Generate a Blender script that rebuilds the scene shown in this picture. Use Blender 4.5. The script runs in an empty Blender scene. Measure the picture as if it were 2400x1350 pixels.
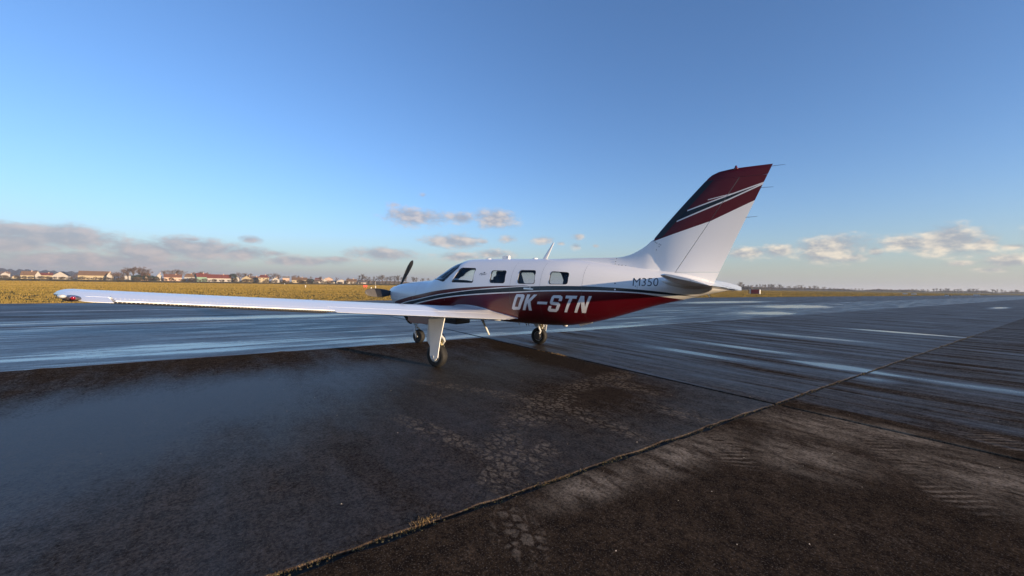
import bpy, bmesh, math, random
import numpy as np
from mathutils import Vector, Matrix
from mathutils.geometry import tessellate_polygon

random.seed(7)
rng = np.random.default_rng(7)
R = math.radians
SC = bpy.context.scene
COL = SC.collection

# ------------------------------------------------------------------ camera
CAM = (5.29655, -7.25920, 1.53836)
YAW, PITCH, ROLL, FPX = -0.593471, -0.00736293, 0.0158450, 941.476
fw = Vector((math.sin(YAW) * math.cos(PITCH), math.cos(YAW) * math.cos(PITCH), math.sin(PITCH)))
r0 = Vector((math.cos(YAW), -math.sin(YAW), 0)); u0 = r0.cross(fw)
rt = r0 * math.cos(ROLL) + u0 * math.sin(ROLL); up = u0 * math.cos(ROLL) - r0 * math.sin(ROLL)
cd = bpy.data.cameras.new('camera'); cam = bpy.data.objects.new('camera', cd); COL.objects.link(cam)
cam.matrix_world = Matrix(((rt.x, up.x, -fw.x, CAM[0]), (rt.y, up.y, -fw.y, CAM[1]), (rt.z, up.z, -fw.z, CAM[2]), (0, 0, 0, 1)))
cd.sensor_width = 36; cd.lens = FPX / 2400 * 36; cd.clip_start = 0.05; cd.clip_end = 30000
SC.camera = cam

def ray(px, py):                                   # photo pixel -> direction (only a direction)
    return fw + rt * ((px - 1200) / FPX) + up * ((675 - py) / FPX)
def ground_at(px, py, z=0.0):
    d = ray(px, py); t = (z - CAM[2]) / d.z
    return Vector(CAM) + d * t
def at_dist(px, dist):                             # ground point in that direction at a distance
    d = ray(px, 675); d.z = 0; d.normalize()
    return Vector((CAM[0] + d.x * dist, CAM[1] + d.y * dist, 0))
def azel(px, py):
    d = ray(px, py).normalized()
    return math.atan2(d.x, d.y), math.asin(d.z)

# ------------------------------------------------------------------ node helper
class NT:
    def __init__(s, tree): s.t = tree; s.n = tree.nodes; s.l = tree.links
    def node(s, typ, ins=None, **props):
        nd = s.n.new(typ)
        for k, v in props.items(): setattr(nd, k, v)
        for k, v in (ins or {}).items(): s.set(nd.inputs[k], v)
        return nd
    def set(s, sock, v):
        if isinstance(v, bpy.types.NodeSocket): s.l.new(v, sock)
        else:
            try: sock.default_value = v
            except Exception: sock.default_value = (v[0], v[1], v[2], 1.0)
    def m(s, op, a, b=0.0, c=0.0, clamp=False):
        nd = s.n.new('ShaderNodeMath'); nd.operation = op; nd.use_clamp = clamp
        for i, v in enumerate((a, b, c)): s.set(nd.inputs[i], v)
        return nd.outputs[0]
    def v(s, op, a, b=(0, 0, 0), c=(0, 0, 0)):
        nd = s.n.new('ShaderNodeVectorMath'); nd.operation = op
        s.set(nd.inputs[0], a); s.set(nd.inputs[1], b)
        if op == 'MULTIPLY_ADD': s.set(nd.inputs[2], c)
        return nd.outputs[1] if op in ('LENGTH', 'DOT_PRODUCT', 'DISTANCE') else nd.outputs[0]
    def ramp(s, v, lo, hi, a=0.0, b=1.0, smooth=True):
        nd = s.n.new('ShaderNodeMapRange'); nd.interpolation_type = 'SMOOTHSTEP' if smooth else 'LINEAR'
        for i, x in enumerate((v, lo, hi, a, b)): s.set(nd.inputs[i], x)
        return nd.outputs[0]
    def noise(s, vec, scale, detail=4.0, rough=0.55, dist=0.0):
        nd = s.node('ShaderNodeTexNoise', {'Vector': vec, 'Scale': scale, 'Detail': detail, 'Roughness': rough, 'Distortion': dist})
        return nd.outputs[0]
    def mix(s, f, a, b):
        nd = s.n.new('ShaderNodeMix'); nd.data_type = 'RGBA'
        s.set(nd.inputs[0], f); s.set(nd.inputs[6], a); s.set(nd.inputs[7], b)
        return nd.outputs[2]
    def mapv(s, vec, loc=(0, 0, 0), rot=(0, 0, 0), scale=(1, 1, 1), typ='POINT'):
        nd = s.n.new('ShaderNodeMapping'); nd.vector_type = typ
        s.set(nd.inputs[0], vec); nd.inputs[1].default_value = loc; nd.inputs[2].default_value = rot; nd.inputs[3].default_value = scale
        return nd.outputs[0]

# ------------------------------------------------------------------ sun and sky
SUN_EL = R(6.5); SUN_AZ = R(92.6)                  # azimuth from +Y towards +X: the sun stands behind the tail
W = bpy.data.worlds.new('World'); SC.world = W; W.use_nodes = True
W.cycles.sampling_method = 'MANUAL'; W.cycles.sample_map_resolution = 256
def build_sky():
    t = NT(W.node_tree); t.n.clear()
    sky = t.node('ShaderNodeTexSky', sky_type='NISHITA', sun_disc=False, sun_elevation=SUN_EL, sun_rotation=SUN_AZ,
                 altitude=200.0, air_density=1.0, dust_density=0.35, ozone_density=3.0)
    g = t.node('ShaderNodeTexCoord').outputs['Generated']
    sx = t.node('ShaderNodeSeparateXYZ', {0: g})
    az = t.m('ARCTAN2', sx.outputs[0], sx.outputs[1]); el = t.m('ARCSINE', sx.outputs[2])
    K = 180 / math.pi
    ae = t.node('ShaderNodeCombineXYZ', {0: t.m('MULTIPLY', az, K), 1: t.m('MULTIPLY', el, K), 2: 0.0}).outputs[0]
    # clouds: centre x, y, half width, half height as seen from the apron, weight
    cl = [(972,509,62,20,1.15), (992,458,14,10,.45), (925,480,30,14,.45), (1080,512,38,15,.95), (1159,513,48,21,1.1), (1062,566,68,16,1.12),
          (1132,567,16,8,.8), (899,597,74,15,1.15), (1188,560,26,14,.75), (1272,563,30,11,.9), (1315,571,14,6,.7), (1357,555,18,9,.85),
          (1351,577,16,10,.8), (1395,576,10,6,.6), (1077,602,64,11,.95), (1159,597,54,13,.95),
          (1750,593,62,15,.95), (1826,588,50,17,1), (1944,584,76,27,1.3), (1985,604,56,15,1), (2050,589,22,11,.95), (2124,570,60,20,1.1),
          (2220,567,82,28,1.35), (2304,571,46,23,1.1), (2375,578,50,9,.9), (2364,611,70,17,1), (2325,632,70,9,.75), (2250,617,60,9,.7),
          (15,540,60,18,1.25), (150,557,105,22,1.4), (20,568,120,22,1.35), (340,589,85,22,1.4), (469,586,100,20,1.4), (566,594,70,15,1.25),
          (452,562,30,7,.85), (589,562,32,10,.95), (640,594,38,9,.85), (712,612,100,11,1.1), (785,608,55,9,.85), (250,612,240,18,1.25)]
    # the same kind of broken cumulus goes on round the rest of the horizon
    blobs = []
    for x, y, w, h, k in cl:
        a0, e0 = azel(x, y); a1, _ = azel(x + w, y); _, e1 = azel(x, y - h)
        blobs.append((a0 * K, e0 * K, abs(a1 - a0) * K, abs(e1 - e0) * K, k))
    rr = random.Random(3); a = 30.0
    while a < 262:
        blobs.append((a if a < 180 else a - 360, rr.uniform(4.2, 8.5), rr.uniform(6, 14), rr.uniform(.9, 2.0), rr.uniform(.8, 1.1)))
        a += rr.uniform(16, 30)
    def field(vec):
        acc = None
        for a0, e0, w, h, k in blobs:
            q = t.v('MULTIPLY_ADD', vec, (1 / w, 1 / h, 0), (-a0 / w, -e0 / h, 0))
            d = t.m('SUBTRACT', k, t.v('LENGTH', q))
            acc = d if acc is None else t.m('MAXIMUM', acc, d)
        return acc
    st = t.mapv(ae, scale=(1.0, 1.9, 1.0))
    n1 = t.noise(st, 0.40, 5, 0.56); n2 = t.noise(t.v('ADD', st, (0.6, 0.95, 0)), 0.40, 5, 0.56)
    nf = t.noise(st, 1.6, 3, 0.65)
    def dens(vec, n):
        return t.m('ADD', t.m('ADD', field(vec), t.m('MULTIPLY', t.m('SUBTRACT', n, 0.47), 1.9)), t.m('MULTIPLY', t.m('SUBTRACT', nf, 0.5), 0.35))
    d1 = dens(ae, n1)
    cover = t.ramp(d1, -0.30, 0.80, 0, 1)
    lit = t.ramp(t.m('SUBTRACT', n1, n2), -0.16, 0.24, 0, 1)         # side turned to the sun
    # the sun stands to the right: clouds over there are lit warmer than those on the anti-solar side
    side = t.ramp(t.m('MULTIPLY', az, K), -80, 10, 0.0, 1.0)
    shade_c = t.mix(side, (1.52, 1.55, 1.84, 1), (1.56, 1.64, 1.86, 1))
    lit_c = t.mix(side, (2.45, 2.08, 2.12, 1), (4.2, 3.6, 2.85, 1))
    cc = t.mix(lit, shade_c, lit_c)
    # low haze layer all round the horizon
    hz = t.m('EXPONENT', t.m('MULTIPLY', t.m('MAXIMUM', t.m('MULTIPLY', el, K), 0.0), -0.24))
    hz = t.m('MINIMUM', t.m('MULTIPLY', hz, 1.08), 1.0)
    hc = t.mix(side, (1.48, 1.56, 1.80, 1), (1.78, 1.84, 1.86, 1))
    s1 = t.mix(hz, t.v('MULTIPLY', sky.outputs[0], (1.10, 1.11, 1.31)), hc)     # the camera's cool daylight balance
    s2 = t.mix(t.m('MULTIPLY', cover, 0.82), s1, cc)
    bg = t.node('ShaderNodeBackground', {0: s2, 1: 0.15})
    t.l.new(bg.outputs[0], t.node('ShaderNodeOutputWorld').inputs[0])
build_sky()
sl = bpy.data.lights.new('sun', 'SUN'); sl.energy = 5.0; sl.angle = R(0.53); sl.color = (1.0, 0.76, 0.50)
so = bpy.data.objects.new('sun', sl); COL.objects.link(so); so.location = (60, -2, 30)
sd = Vector((math.sin(SUN_AZ) * math.cos(SUN_EL), math.cos(SUN_AZ) * math.cos(SUN_EL), math.sin(SUN_EL)))
so.rotation_euler = sd.to_track_quat('Z', 'Y').to_euler()
vs = SC.view_settings; vs.view_transform = 'Standard'; vs.look = 'None'; vs.gamma = 1.0; vs.use_curve_mapping = False
vs.exposure = 0.68
SC.cycles.max_bounces = 8; SC.cycles.transparent_max_bounces = 12; SC.cycles.caustics_reflective = False; SC.cycles.caustics_refractive = False
SC.cycles.use_denoising = True; SC.cycles.sample_clamp_indirect = 6.0

# ------------------------------------------------------------------ object helpers
def tag(o, label=None, cat=None, group=None, kind=None):
    if label: o['label'] = label
    if cat: o['category'] = cat
    if group: o['group'] = group
    if kind: o['kind'] = kind
    return o
def empty(name, loc=(0, 0, 0), rz=0.0):
    o = bpy.data.objects.new(name, None); COL.objects.link(o); o.location = loc; o.rotation_euler = (0, 0, rz); return o
def link(name, me, mats, parent=None, smooth=False):
    o = bpy.data.objects.new(name, me); COL.objects.link(o)
    for m_ in (mats if isinstance(mats, (list, tuple)) else [mats]): me.materials.append(m_)
    if parent is not None: o.parent = parent
    if smooth: me.shade_smooth()
    return o
def mesh(name, verts, faces, mats, parent=None, smooth=False, fix=True):
    me = bpy.data.meshes.new(name); me.from_pydata([tuple(v) for v in verts], [], [tuple(f) for f in faces])
    if fix:
        bm = bmesh.new(); bm.from_mesh(me); bmesh.ops.remove_doubles(bm, verts=bm.verts, dist=1e-5)
        bmesh.ops.recalc_face_normals(bm, faces=bm.faces); bm.to_mesh(me); bm.free()
    return link(name, me, mats, parent, smooth)
def auto_smooth(o, ang=35):
    me = o.data; me.shade_smooth()
    try: me.set_sharp_from_angle(angle=R(ang))
    except Exception: pass
    return o
class MB:                                          # a small mesh collector
    def __init__(s): s.v = []; s.f = []
    def add(s, vs_, fs):
        b = len(s.v); s.v += [Vector(p) for p in vs_]; s.f += [tuple(i + b for i in f) for f in fs]; return s
    def box(s, c, d, rot=None):
        x, y, z = d[0] / 2, d[1] / 2, d[2] / 2
        p = [Vector(q) for q in ((-x,-y,-z),(x,-y,-z),(x,y,-z),(-x,y,-z),(-x,-y,z),(x,-y,z),(x,y,z),(-x,y,z))]
        if rot is not None: p = [rot @ q for q in p]
        return s.add([q + Vector(c) for q in p], [(0,3,2,1),(4,5,6,7),(0,1,5,4),(1,2,6,5),(2,3,7,6),(3,0,4,7)])
    def tube(s, pts, rad, n=10, caps=True):
        pts = [Vector(p) for p in pts]; rad = rad if isinstance(rad, (list, tuple)) else [rad] * len(pts)
        rings = []; prev = None
        for i, p in enumerate(pts):
            d = (pts[min(i + 1, len(pts) - 1)] - pts[max(i - 1, 0)]).normalized()
            a = (prev - d * prev.dot(d)) if prev is not None else d.orthogonal()
            if a.length < 1e-6: a = d.orthogonal()
            a.normalize(); prev = a; b = d.cross(a)
            rings.append([p + (a * math.cos(2 * math.pi * k / n) + b * math.sin(2 * math.pi * k / n)) * rad[i] for k in range(n)])
        return s.loft(rings, caps)
    def loft(s, rings, caps=True, closed=True):
        n = len(rings[0]); vv = [p for r_ in rings for p in r_]; ff = []
        for i in range(len(rings) - 1):
            for k in range(n if closed else n - 1):
                k2 = (k + 1) % n
                ff.append((i * n + k, i * n + k2, (i + 1) * n + k2, (i + 1) * n + k))
        if caps: ff.append(tuple(range(n))[::-1]); ff.append(tuple((len(rings) - 1) * n + k for k in range(n)))
        return s.add(vv, ff)
    def lathe(s, prof, axis, c, n=32):             # prof: (offset along axis, radius)
        ax = Vector(axis).normalized(); a = ax.orthogonal().normalized(); b = ax.cross(a); c = Vector(c)
        return s.loft([[c + ax * h + (a * math.cos(2 * math.pi * k / n) + b * math.sin(2 * math.pi * k / n)) * max(r_, 1e-4) for k in range(n)] for h, r_ in prof])
    def plate(s, poly, nrm, th, c=(0, 0, 0)):      # polygon of 3D points, given thickness along nrm
        nv = Vector(nrm).normalized() * th; p = [Vector(q) + Vector(c) for q in poly]; n = len(p)
        return s.add(p + [q + nv for q in p], [tuple(range(n))[::-1], tuple(range(n, 2 * n))] + [(i, (i + 1) % n, n + (i + 1) % n, n + i) for i in range(n)])
    def ball(s, c, rad, n=12, m_=8):
        rad = rad if isinstance(rad, (tuple, list)) else (rad,) * 3
        rings = [[Vector(c) + Vector((rad[0] * math.sin(math.pi * i / m_) * math.cos(2 * math.pi * k / n), rad[1] * math.sin(math.pi * i / m_) * math.sin(2 * math.pi * k / n), rad[2] * math.cos(math.pi * i / m_))) for k in range(n)] for i in range(m_ + 1)]
        return s.loft(rings, False)
    def build(s, name, mats, parent=None, smooth=False, sharp=None):
        o = mesh(name, s.v, s.f, mats, parent, smooth)
        if sharp: auto_smooth(o, sharp)
        return o

# ------------------------------------------------------------------ materials
def new_mat(name):
    m_ = bpy.data.materials.new(name); m_.use_nodes = True; t = NT(m_.node_tree)
    p = next(n for n in t.n if n.type == 'BSDF_PRINCIPLED'); return m_, t, p
def setp(t, p, **kw):
    names = dict(color='Base Color', rough='Roughness', metal='Metallic', coat='Coat Weight', coat_rough='Coat Roughness', spec='Specular IOR Level',
                 normal='Normal', trans='Transmission Weight', ior='IOR', alpha='Alpha', sheen='Sheen Weight')
    for k, v in kw.items(): t.set(p.inputs[names[k]], v)
def simple(name, col, rough=0.5, metal=0.0, coat=0.0, var=0.0, scale=8.0, bump=0.0):
    m_, t, p = new_mat(name)
    c = (*col, 1); g = t.node('ShaderNodeTexCoord').outputs['Object']
    if var:
        n = t.noise(g, scale, 5, 0.6)
        c = t.mix(t.ramp(n, 0.3, 0.7), tuple(x * (1 - var) for x in col) + (1,), tuple(min(1, x * (1 + var)) for x in col) + (1,))
    setp(t, p, color=c, rough=rough, metal=metal, coat=coat, coat_rough=0.05)
    if bump:
        b = t.node('ShaderNodeBump', {'Strength': 0.4, 'Distance': bump, 'Height': t.noise(g, scale * 3, 4)}); t.l.new(b.outputs[0], p.inputs['Normal'])
    return m_
WHITE, RED, NAVY = (0.87, 0.855, 0.825, 1), (0.092, 0.0014, 0.0065, 1), (0.006, 0.014, 0.022, 1)

def paint_base(t, p, col, g, coat=0.4):
    n = t.noise(g, 3.0, 6, 0.6); f = t.ramp(n, 0.5, 0.8, 0, 0.03)
    col = t.mix(f, col, (0.36, 0.33, 0.28, 1))                       # faint grime
    setp(t, p, color=col, rough=0.30, coat=coat, coat_rough=0.05)
def M_fuselage():
    m_, t, p = new_mat('aircraft_livery')
    g = t.node('ShaderNodeTexCoord').outputs['Object']; s = t.node('ShaderNodeSeparateXYZ', {0: g}); x, z = s.outputs[0], s.outputs[2]
    X0, X1, Z0, Z1 = -3.4, 4.8, 0.4, 2.4
    xn = t.m('DIVIDE', t.m('SUBTRACT', x, X0), X1 - X0)
    def curve(pts):
        nd = t.n.new('ShaderNodeFloatCurve'); cm = nd.mapping; c = cm.curves[0]
        pp = [((a - X0) / (X1 - X0), (b - Z0) / (Z1 - Z0)) for a, b in pts]
        while len(c.points) < len(pp): c.points.new(0.5, 0.5)
        for q, (a, b) in zip(c.points, pp): q.location = (a, b)
        cm.extend = 'HORIZONTAL'; cm.update(); t.l.new(xn, nd.inputs[1])
        return t.m('MULTIPLY_ADD', nd.outputs[0], Z1 - Z0, Z0)
    L1 = curve([(-3.3, .93), (-3.0, 1.05), (-2.61, 1.14), (-1.886, 1.274), (-1.279, 1.375), (-.74, 1.437), (-.094, 1.487), (.497, 1.515), (.956, 1.529), (1.219, 1.533), (1.4, 1.50)])
    L2 = curve([(-3.3, .80), (-2.657, 1.037), (-1.879, 1.18), (-1.277, 1.288), (-.74, 1.362), (-.091, 1.434), (.5, 1.485), (.957, 1.514), (1.219, 1.531), (1.5, 1.545)])
    L3 = curve([(-3.3, .78), (-2.572, 1.030), (-1.88, 1.162), (-1.277, 1.271), (-.741, 1.346), (-.091, 1.421), (.501, 1.466), (1.061, 1.507), (1.453, 1.526), (1.816, 1.536), (2.239, 1.538), (2.713, 1.527), (3.169, 1.502), (3.651, 1.46), (3.911, 1.425), (4.15, 1.392), (4.5, 1.30)])
    L4 = curve([(-3.3, .70), (-2.6, .90), (-2.086, 1.048), (-1.38, 1.183), (-.922, 1.256), (-.25, 1.327), (.359, 1.373), (1.066, 1.417), (1.458, 1.444), (1.822, 1.459), (2.244, 1.467), (2.715, 1.468), (3.169, 1.453), (3.648, 1.422), (3.908, 1.407), (4.15, 1.395), (4.5, 1.40)])
    L5 = curve([(-3.3, .66), (-2.6, .86), (-1.974, 1.04), (-1.384, 1.163), (-.926, 1.233), (-.252, 1.306), (.358, 1.352), (1.066, 1.397), (1.459, 1.423), (1.823, 1.437), (2.245, 1.445), (2.88, 1.443), (3.169, 1.434), (3.309, 1.424), (3.578, 1.388), (3.832, 1.352), (4.1, 1.31), (4.6, 1.2)])
    lt = lambda a, b: t.m('LESS_THAN', a, b)
    band = lambda hi, lo: t.m('MULTIPLY', lt(z, hi), t.m('GREATER_THAN', z, lo))
    col = t.mix(band(L1, L2), WHITE, RED); col = t.mix(band(L3, L4), col, NAVY); col = t.mix(lt(z, L5), col, RED)
    paint_base(t, p, col, g); return m_
def M_fin():
    m_, t, p = new_mat('fin_livery')
    g = t.node('ShaderNodeTexCoord').outputs['Object']; s = t.node('ShaderNodeSeparateXYZ', {0: g}); x, z = s.outputs[0], s.outputs[2]
    def above(a, b, d=0.0):                                           # signed height above the line a-b
        k = (b[1] - a[1]) / (b[0] - a[0])
        return t.m('SUBTRACT', z, t.m('MULTIPLY_ADD', x, k, a[1] - k * a[0] + d))
    gt = lambda v, w=0.0: t.m('GREATER_THAN', v, w)
    both = lambda a, b: t.m('MULTIPLY', a, b)
    low = t.m('MAXIMUM', above((3.40, 2.345), (4.308, 2.633)), above((4.308, 2.633), (4.896, 2.907)))
    col = t.mix(gt(t.m('MINIMUM', above((3.40, 2.345), (4.308, 2.633)), t.m('ADD', above((4.308, 2.633), (4.896, 2.907)), t.m('MULTIPLY', lt_(t, x, 4.308), 10.0)))), WHITE, RED)
    p1 = above((3.948, 2.83), (5.025, 3.172)); p2a = above((3.781, 2.662), (4.54, 2.949)); p2b = above((4.54, 2.949), (5.017, 3.154))
    p2 = t.m('MAXIMUM', t.m('MULTIPLY', p2a, lt_(t, x, 4.54)), t.m('MULTIPLY', p2b, t.m('GREATER_THAN', x, 4.54)))
    p2 = t.m('ADD', p2, t.m('MULTIPLY', t.m('MINIMUM', p2a, p2b), t.m('LESS_THAN', p2, 0.00001)))
    nav = both(both(t.m('LESS_THAN', p1, 0.0), gt(p2)), gt(x, 3.80))
    col = t.mix(nav, col, NAVY)
    ab = lambda v, w: t.m('LESS_THAN', t.m('ABSOLUTE', v), w)
    PIN = (0.72, 0.72, 0.73, 1)
    col = t.mix(both(ab(p1, 0.010), gt(x, 3.945)), col, PIN); col = t.mix(both(ab(p2, 0.011), gt(x, 3.78)), col, PIN)
    p3 = above((4.255, 2.978), (4.601, 3.043)); col = t.mix(both(both(ab(p3, 0.006), gt(x, 4.255)), t.m('LESS_THAN', x, 4.60)), col, PIN)
    paint_base(t, p, col, g, 0.1); setp(t, p, spec=0.3); return m_
def lt_(t, a, b): return t.m('LESS_THAN', a, b)
def M_white():
    m_, t, p = new_mat('white_aircraft_paint'); g = t.node('ShaderNodeTexCoord').outputs['Object']; paint_base(t, p, WHITE, g); return m_
def M_wing():
    m_, t, p = new_mat('white_wing_paint'); g = t.node('ShaderNodeTexCoord').outputs['Object']
    streak = t.noise(t.mapv(g, scale=(1.2, 9, 1)), 1.0, 5, 0.6)
    col = t.mix(t.ramp(streak, 0.5, 0.78, 0, 0.07), WHITE, (0.42, 0.38, 0.32, 1))
    paint_base(t, p, col, g); return m_
def M_glass(name, tint=0.72, ior=1.5):
    m_ = bpy.data.materials.new(name); m_.use_nodes = True; t = NT(m_.node_tree); t.n.clear()
    tr = t.node('ShaderNodeBsdfTransparent', {0: (tint * 0.92, tint * 0.97, tint, 1)}); gl = t.node('ShaderNodeBsdfGlossy', {0: (1, 1, 1, 1), 'Roughness': 0.02})
    lw = t.node('ShaderNodeFresnel', {0: ior}); mx = t.node('ShaderNodeMixShader', {0: lw.outputs[0], 1: tr.outputs[0], 2: gl.outputs[0]})
    t.l.new(mx.outputs[0], t.node('ShaderNodeOutputMaterial').inputs[0]); return m_
MAT = {}
MAT['fus'] = M_fuselage(); MAT['fin'] = M_fin(); MAT['white'] = M_white(); MAT['wing'] = M_wing(); MAT['glass'] = M_glass('window_glass', 0.86, 1.4); MAT['screen'] = M_glass('windshield_glass', 0.98, 1.3)
MAT['black'] = simple('black_rubber_seal', (0.012, 0.012, 0.014), 0.5)
MAT['boot'] = simple('de_ice_boot_rubber', (0.004, 0.004, 0.007), 0.38, var=0.2)
MAT['tyre'] = simple('tyre_rubber', (0.014, 0.013, 0.012), 0.75, var=0.35, scale=14, bump=0.003)
MAT['metal'] = simple('bare_metal', (0.62, 0.62, 0.64), 0.28, metal=1.0, var=0.1)
MAT['gearwhite'] = simple('gear_white_paint', (0.62, 0.62, 0.60), 0.4, var=0.12, scale=20)
MAT['brass'] = simple('yellowish_brake_metal', (0.62, 0.52, 0.28), 0.35, metal=0.6)
MAT['letter'] = simple('white_vinyl', (0.78, 0.78, 0.80), 0.3, coat=0.5)
MAT['dark'] = simple('dark_grey_vinyl', (0.035, 0.035, 0.04), 0.4)
MAT['blade'] = simple('propeller_black', (0.014, 0.013, 0.012), 0.42, var=0.25)
MAT['blade_sunlit'] = simple('propeller_black_sunlit', (0.085, 0.075, 0.065), 0.5, var=0.1)  # lighter copy of the blade black, with sunlight put into the colour
MAT['seat'] = simple('navy_leather', (0.022, 0.028, 0.042), 0.6, var=0.15)
MAT['lining'] = simple('cabin_lining', (0.16, 0.17, 0.19), 0.7)
MAT['red'] = simple('dark_red_paint', (0.150, 0.0035, 0.009), 0.3, coat=0.8)
MAT['redlens'] = simple('red_lens', (0.30, 0.008, 0.02), 0.08, coat=1.0)
MAT['chrome'] = simple('chrome', (0.85, 0.85, 0.86), 0.08, metal=1.0)

# ------------------------------------------------------------------ the ground
TH = R(21.35)                                        # heading of the slab joints
AX = Vector((math.sin(TH), math.cos(TH), 0)); BX = Vector((math.cos(TH), -math.sin(TH), 0)); ORG = Vector((5.245, -0.82, 0))
def ab(a, b, z=0.0): return ORG + AX * a + BX * b + Vector((0, 0, z))
def to_ab(p): q = Vector((p[0], p[1], 0)) - ORG; return q.dot(AX), q.dot(BX)
def pxab(px, py): return to_ab(ground_at(px, py))

def M_slab():
    m_, t, p = new_mat('wet_asphalt_concrete')
    pos = t.node('ShaderNodeNewGeometry').outputs['Position']
    q = t.mapv(t.v('SUBTRACT', pos, tuple(ORG)), rot=(0, 0, TH))      # x = across (b), y = along (a)
    qs = t.node('ShaderNodeSeparateXYZ', {0: q}); bq, aq = qs.outputs[0], qs.outputs[1]
    def ell(a, b, ra, rb, rot=0.0, lo=1.0, hi=0.0):
        mp = t.mapv(q, (b, a, 0), (0, 0, rot), (rb, ra, 1e6), 'TEXTURE')
        return t.ramp(t.v('LENGTH', mp), lo, hi)
    def track(p0, p1, wid):                                           # elongated patch between two photo points
        (a0, b0), (a1, b1) = pxab(*p0), pxab(*p1); L = math.hypot(a1 - a0, b1 - b0)
        return ell((a0 + a1) / 2, (b0 + b1) / 2, wid, L * 0.62, math.atan2(a1 - a0, b1 - b0), 1.0, 0.45)
    def mx(*xs):
        r_ = xs[0]
        for x in xs[1:]: r_ = t.m('MAXIMUM', r_, x)
        return r_
    isA = t.ramp(bq, -7.67, -7.65, 1, 0); isB = t.m('MULTIPLY', t.ramp(bq, -7.67, -7.65), t.ramp(aq, -0.01, 0.01))
    sv = t.node('ShaderNodeMix', {0: isA, 4: (0.30, 1.5, 1), 5: (2.4, 0.20, 1)}, data_type='VECTOR').outputs[1]
    sv = t.node('ShaderNodeMix', {0: isB, 4: sv, 5: (0.20, 2.4, 1)}, data_type='VECTOR').outputs[1]
    qq = t.v('MULTIPLY', q, sv)                                               # water runs along the brushing of each slab
    streak = t.noise(qq, 1.0, 5, 0.62, 0.3); streak2 = t.noise(qq, 3.6, 4, 0.6)
    mot = t.noise(q, 0.55, 6, 0.62); mot2 = t.noise(q, 2.3, 6, 0.65); clump = t.noise(q, 9.0, 5, 0.68); fine = t.noise(q, 38.0, 5, 0.7); grain = t.noise(q, 95.0, 3, 0.6)
    vor = t.node('ShaderNodeTexVoronoi', {'Vector': q, 'Scale': 210.0}); stones = vor.outputs['Distance']
    # --- wetness: slab bands by offset across, then puddled patches
    inb = lambda lo, hi, s=0.02: t.m('MULTIPLY', t.ramp(bq, lo - s, lo + s), t.ramp(bq, hi - s, hi + s, 1, 0))
    w = t.m('MULTIPLY', inb(-16.2, -7.66), 0.50)
    w = t.m('ADD', w, t.m('MULTIPLY', inb(-33.4, -16.2), 0.34))
    near = t.m('MULTIPLY', inb(-7.66, 0.0), t.ramp(aq, -0.01, 0.01, 1, 0))          # slab under the airplane
    w = t.m('ADD', w, t.m('MULTIPLY', near, 0.21))
    w = t.m('ADD', w, t.m('MULTIPLY', t.m('MULTIPLY', inb(-7.66, 0.0), t.ramp(aq, -0.01, 0.01)), 0.29))
    w = t.m('ADD', w, t.m('MULTIPLY', t.m('MULTIPLY', t.ramp(bq, -0.02, 0.02), t.ramp(aq, 0.1, 0.8)), 0.17))
    for a, b, ra, rb, k in ((4.0, -0.5, 0.45, 1.3, 0.95), (4.9, -3.0, 0.40, 3.0, 0.60), (3.0, -3.0, 0.45, 3.0, 0.36), (4.0, 1.4, 0.6, 2.0, 0.42), (3.2, 0.25, 0.5, 0.5, 0.4),
                            (9.5, -3.0, 1.0, 4.0, 0.35), (14.4, -1.6, 0.6, 2.6, 0.70), (22.0, -9.5, 4.0, 1.6, 0.6), (36.0, -13.0, 8.0, 3.0, 0.6),
                            (3.0, -8.05, 9.0, 0.55, 0.40), (-6.0, -9.0, 9.0, 1.6, 0.16), (-6.0, -17.8, 14.0, 1.6, 0.50), (40, -21, 16, 3, 0.6),
                            (58, -3, 8, 1.0, 0.6), (-5.9, -3.9, 3.2, 2.8, 0.20), (-7.5, -3.0, 1.8, 2.8, 0.18), (-3.4, -4.6, 1.6, 1.8, 0.10)):
        w = t.m('ADD', w, t.m('MULTIPLY', ell(a, b, ra, rb), k))
    for a, b, ra, rb, k in ((-0.6, -3.4, 0.9, 3.6, 0.20), (-2.0, -1.6, 1.6, 1.6, 0.22), (-0.15, -5, 0.7, 4, 0.12)):
        w = t.m('SUBTRACT', w, t.m('MULTIPLY', ell(a, b, ra, rb), k))
    w = t.m('SUBTRACT', w, t.m('MULTIPLY', t.m('MULTIPLY', near, t.ramp(bq, -7.6, -3.6, 1, 0)), 0.17))      # drier along the far joint
    flow = t.m('MAXIMUM', isA, isB)
    w = t.m('ADD', w, t.m('MULTIPLY', t.m('SUBTRACT', streak, 0.5), t.m('MULTIPLY_ADD', flow, 0.82, 0.32)))
    w = t.m('ADD', w, t.m('MULTIPLY', t.m('SUBTRACT', mot, 0.5), 0.30))
    w = t.m('ADD', w, t.m('MULTIPLY', t.m('SUBTRACT', streak2, 0.5), t.m('MULTIPLY_ADD', flow, 0.34, 0.12)))
    w = t.m('ADD', w, t.m('MULTIPLY', t.m('SUBTRACT', clump, 0.5), 0.24)); w = t.m('ADD', w, t.m('MULTIPLY', t.m('SUBTRACT', fine, 0.5), 0.50), clamp=True)
    w = t.m('ADD', w, t.m('MULTIPLY', t.m('MULTIPLY', t.ramp(w, 0.56, 0.78), flow), 0.22), clamp=True)          # standing water has an edge
    w = t.m('MINIMUM', w, t.m('SUBTRACT', 1.0, t.m('MULTIPLY', near, 0.63)))
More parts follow.
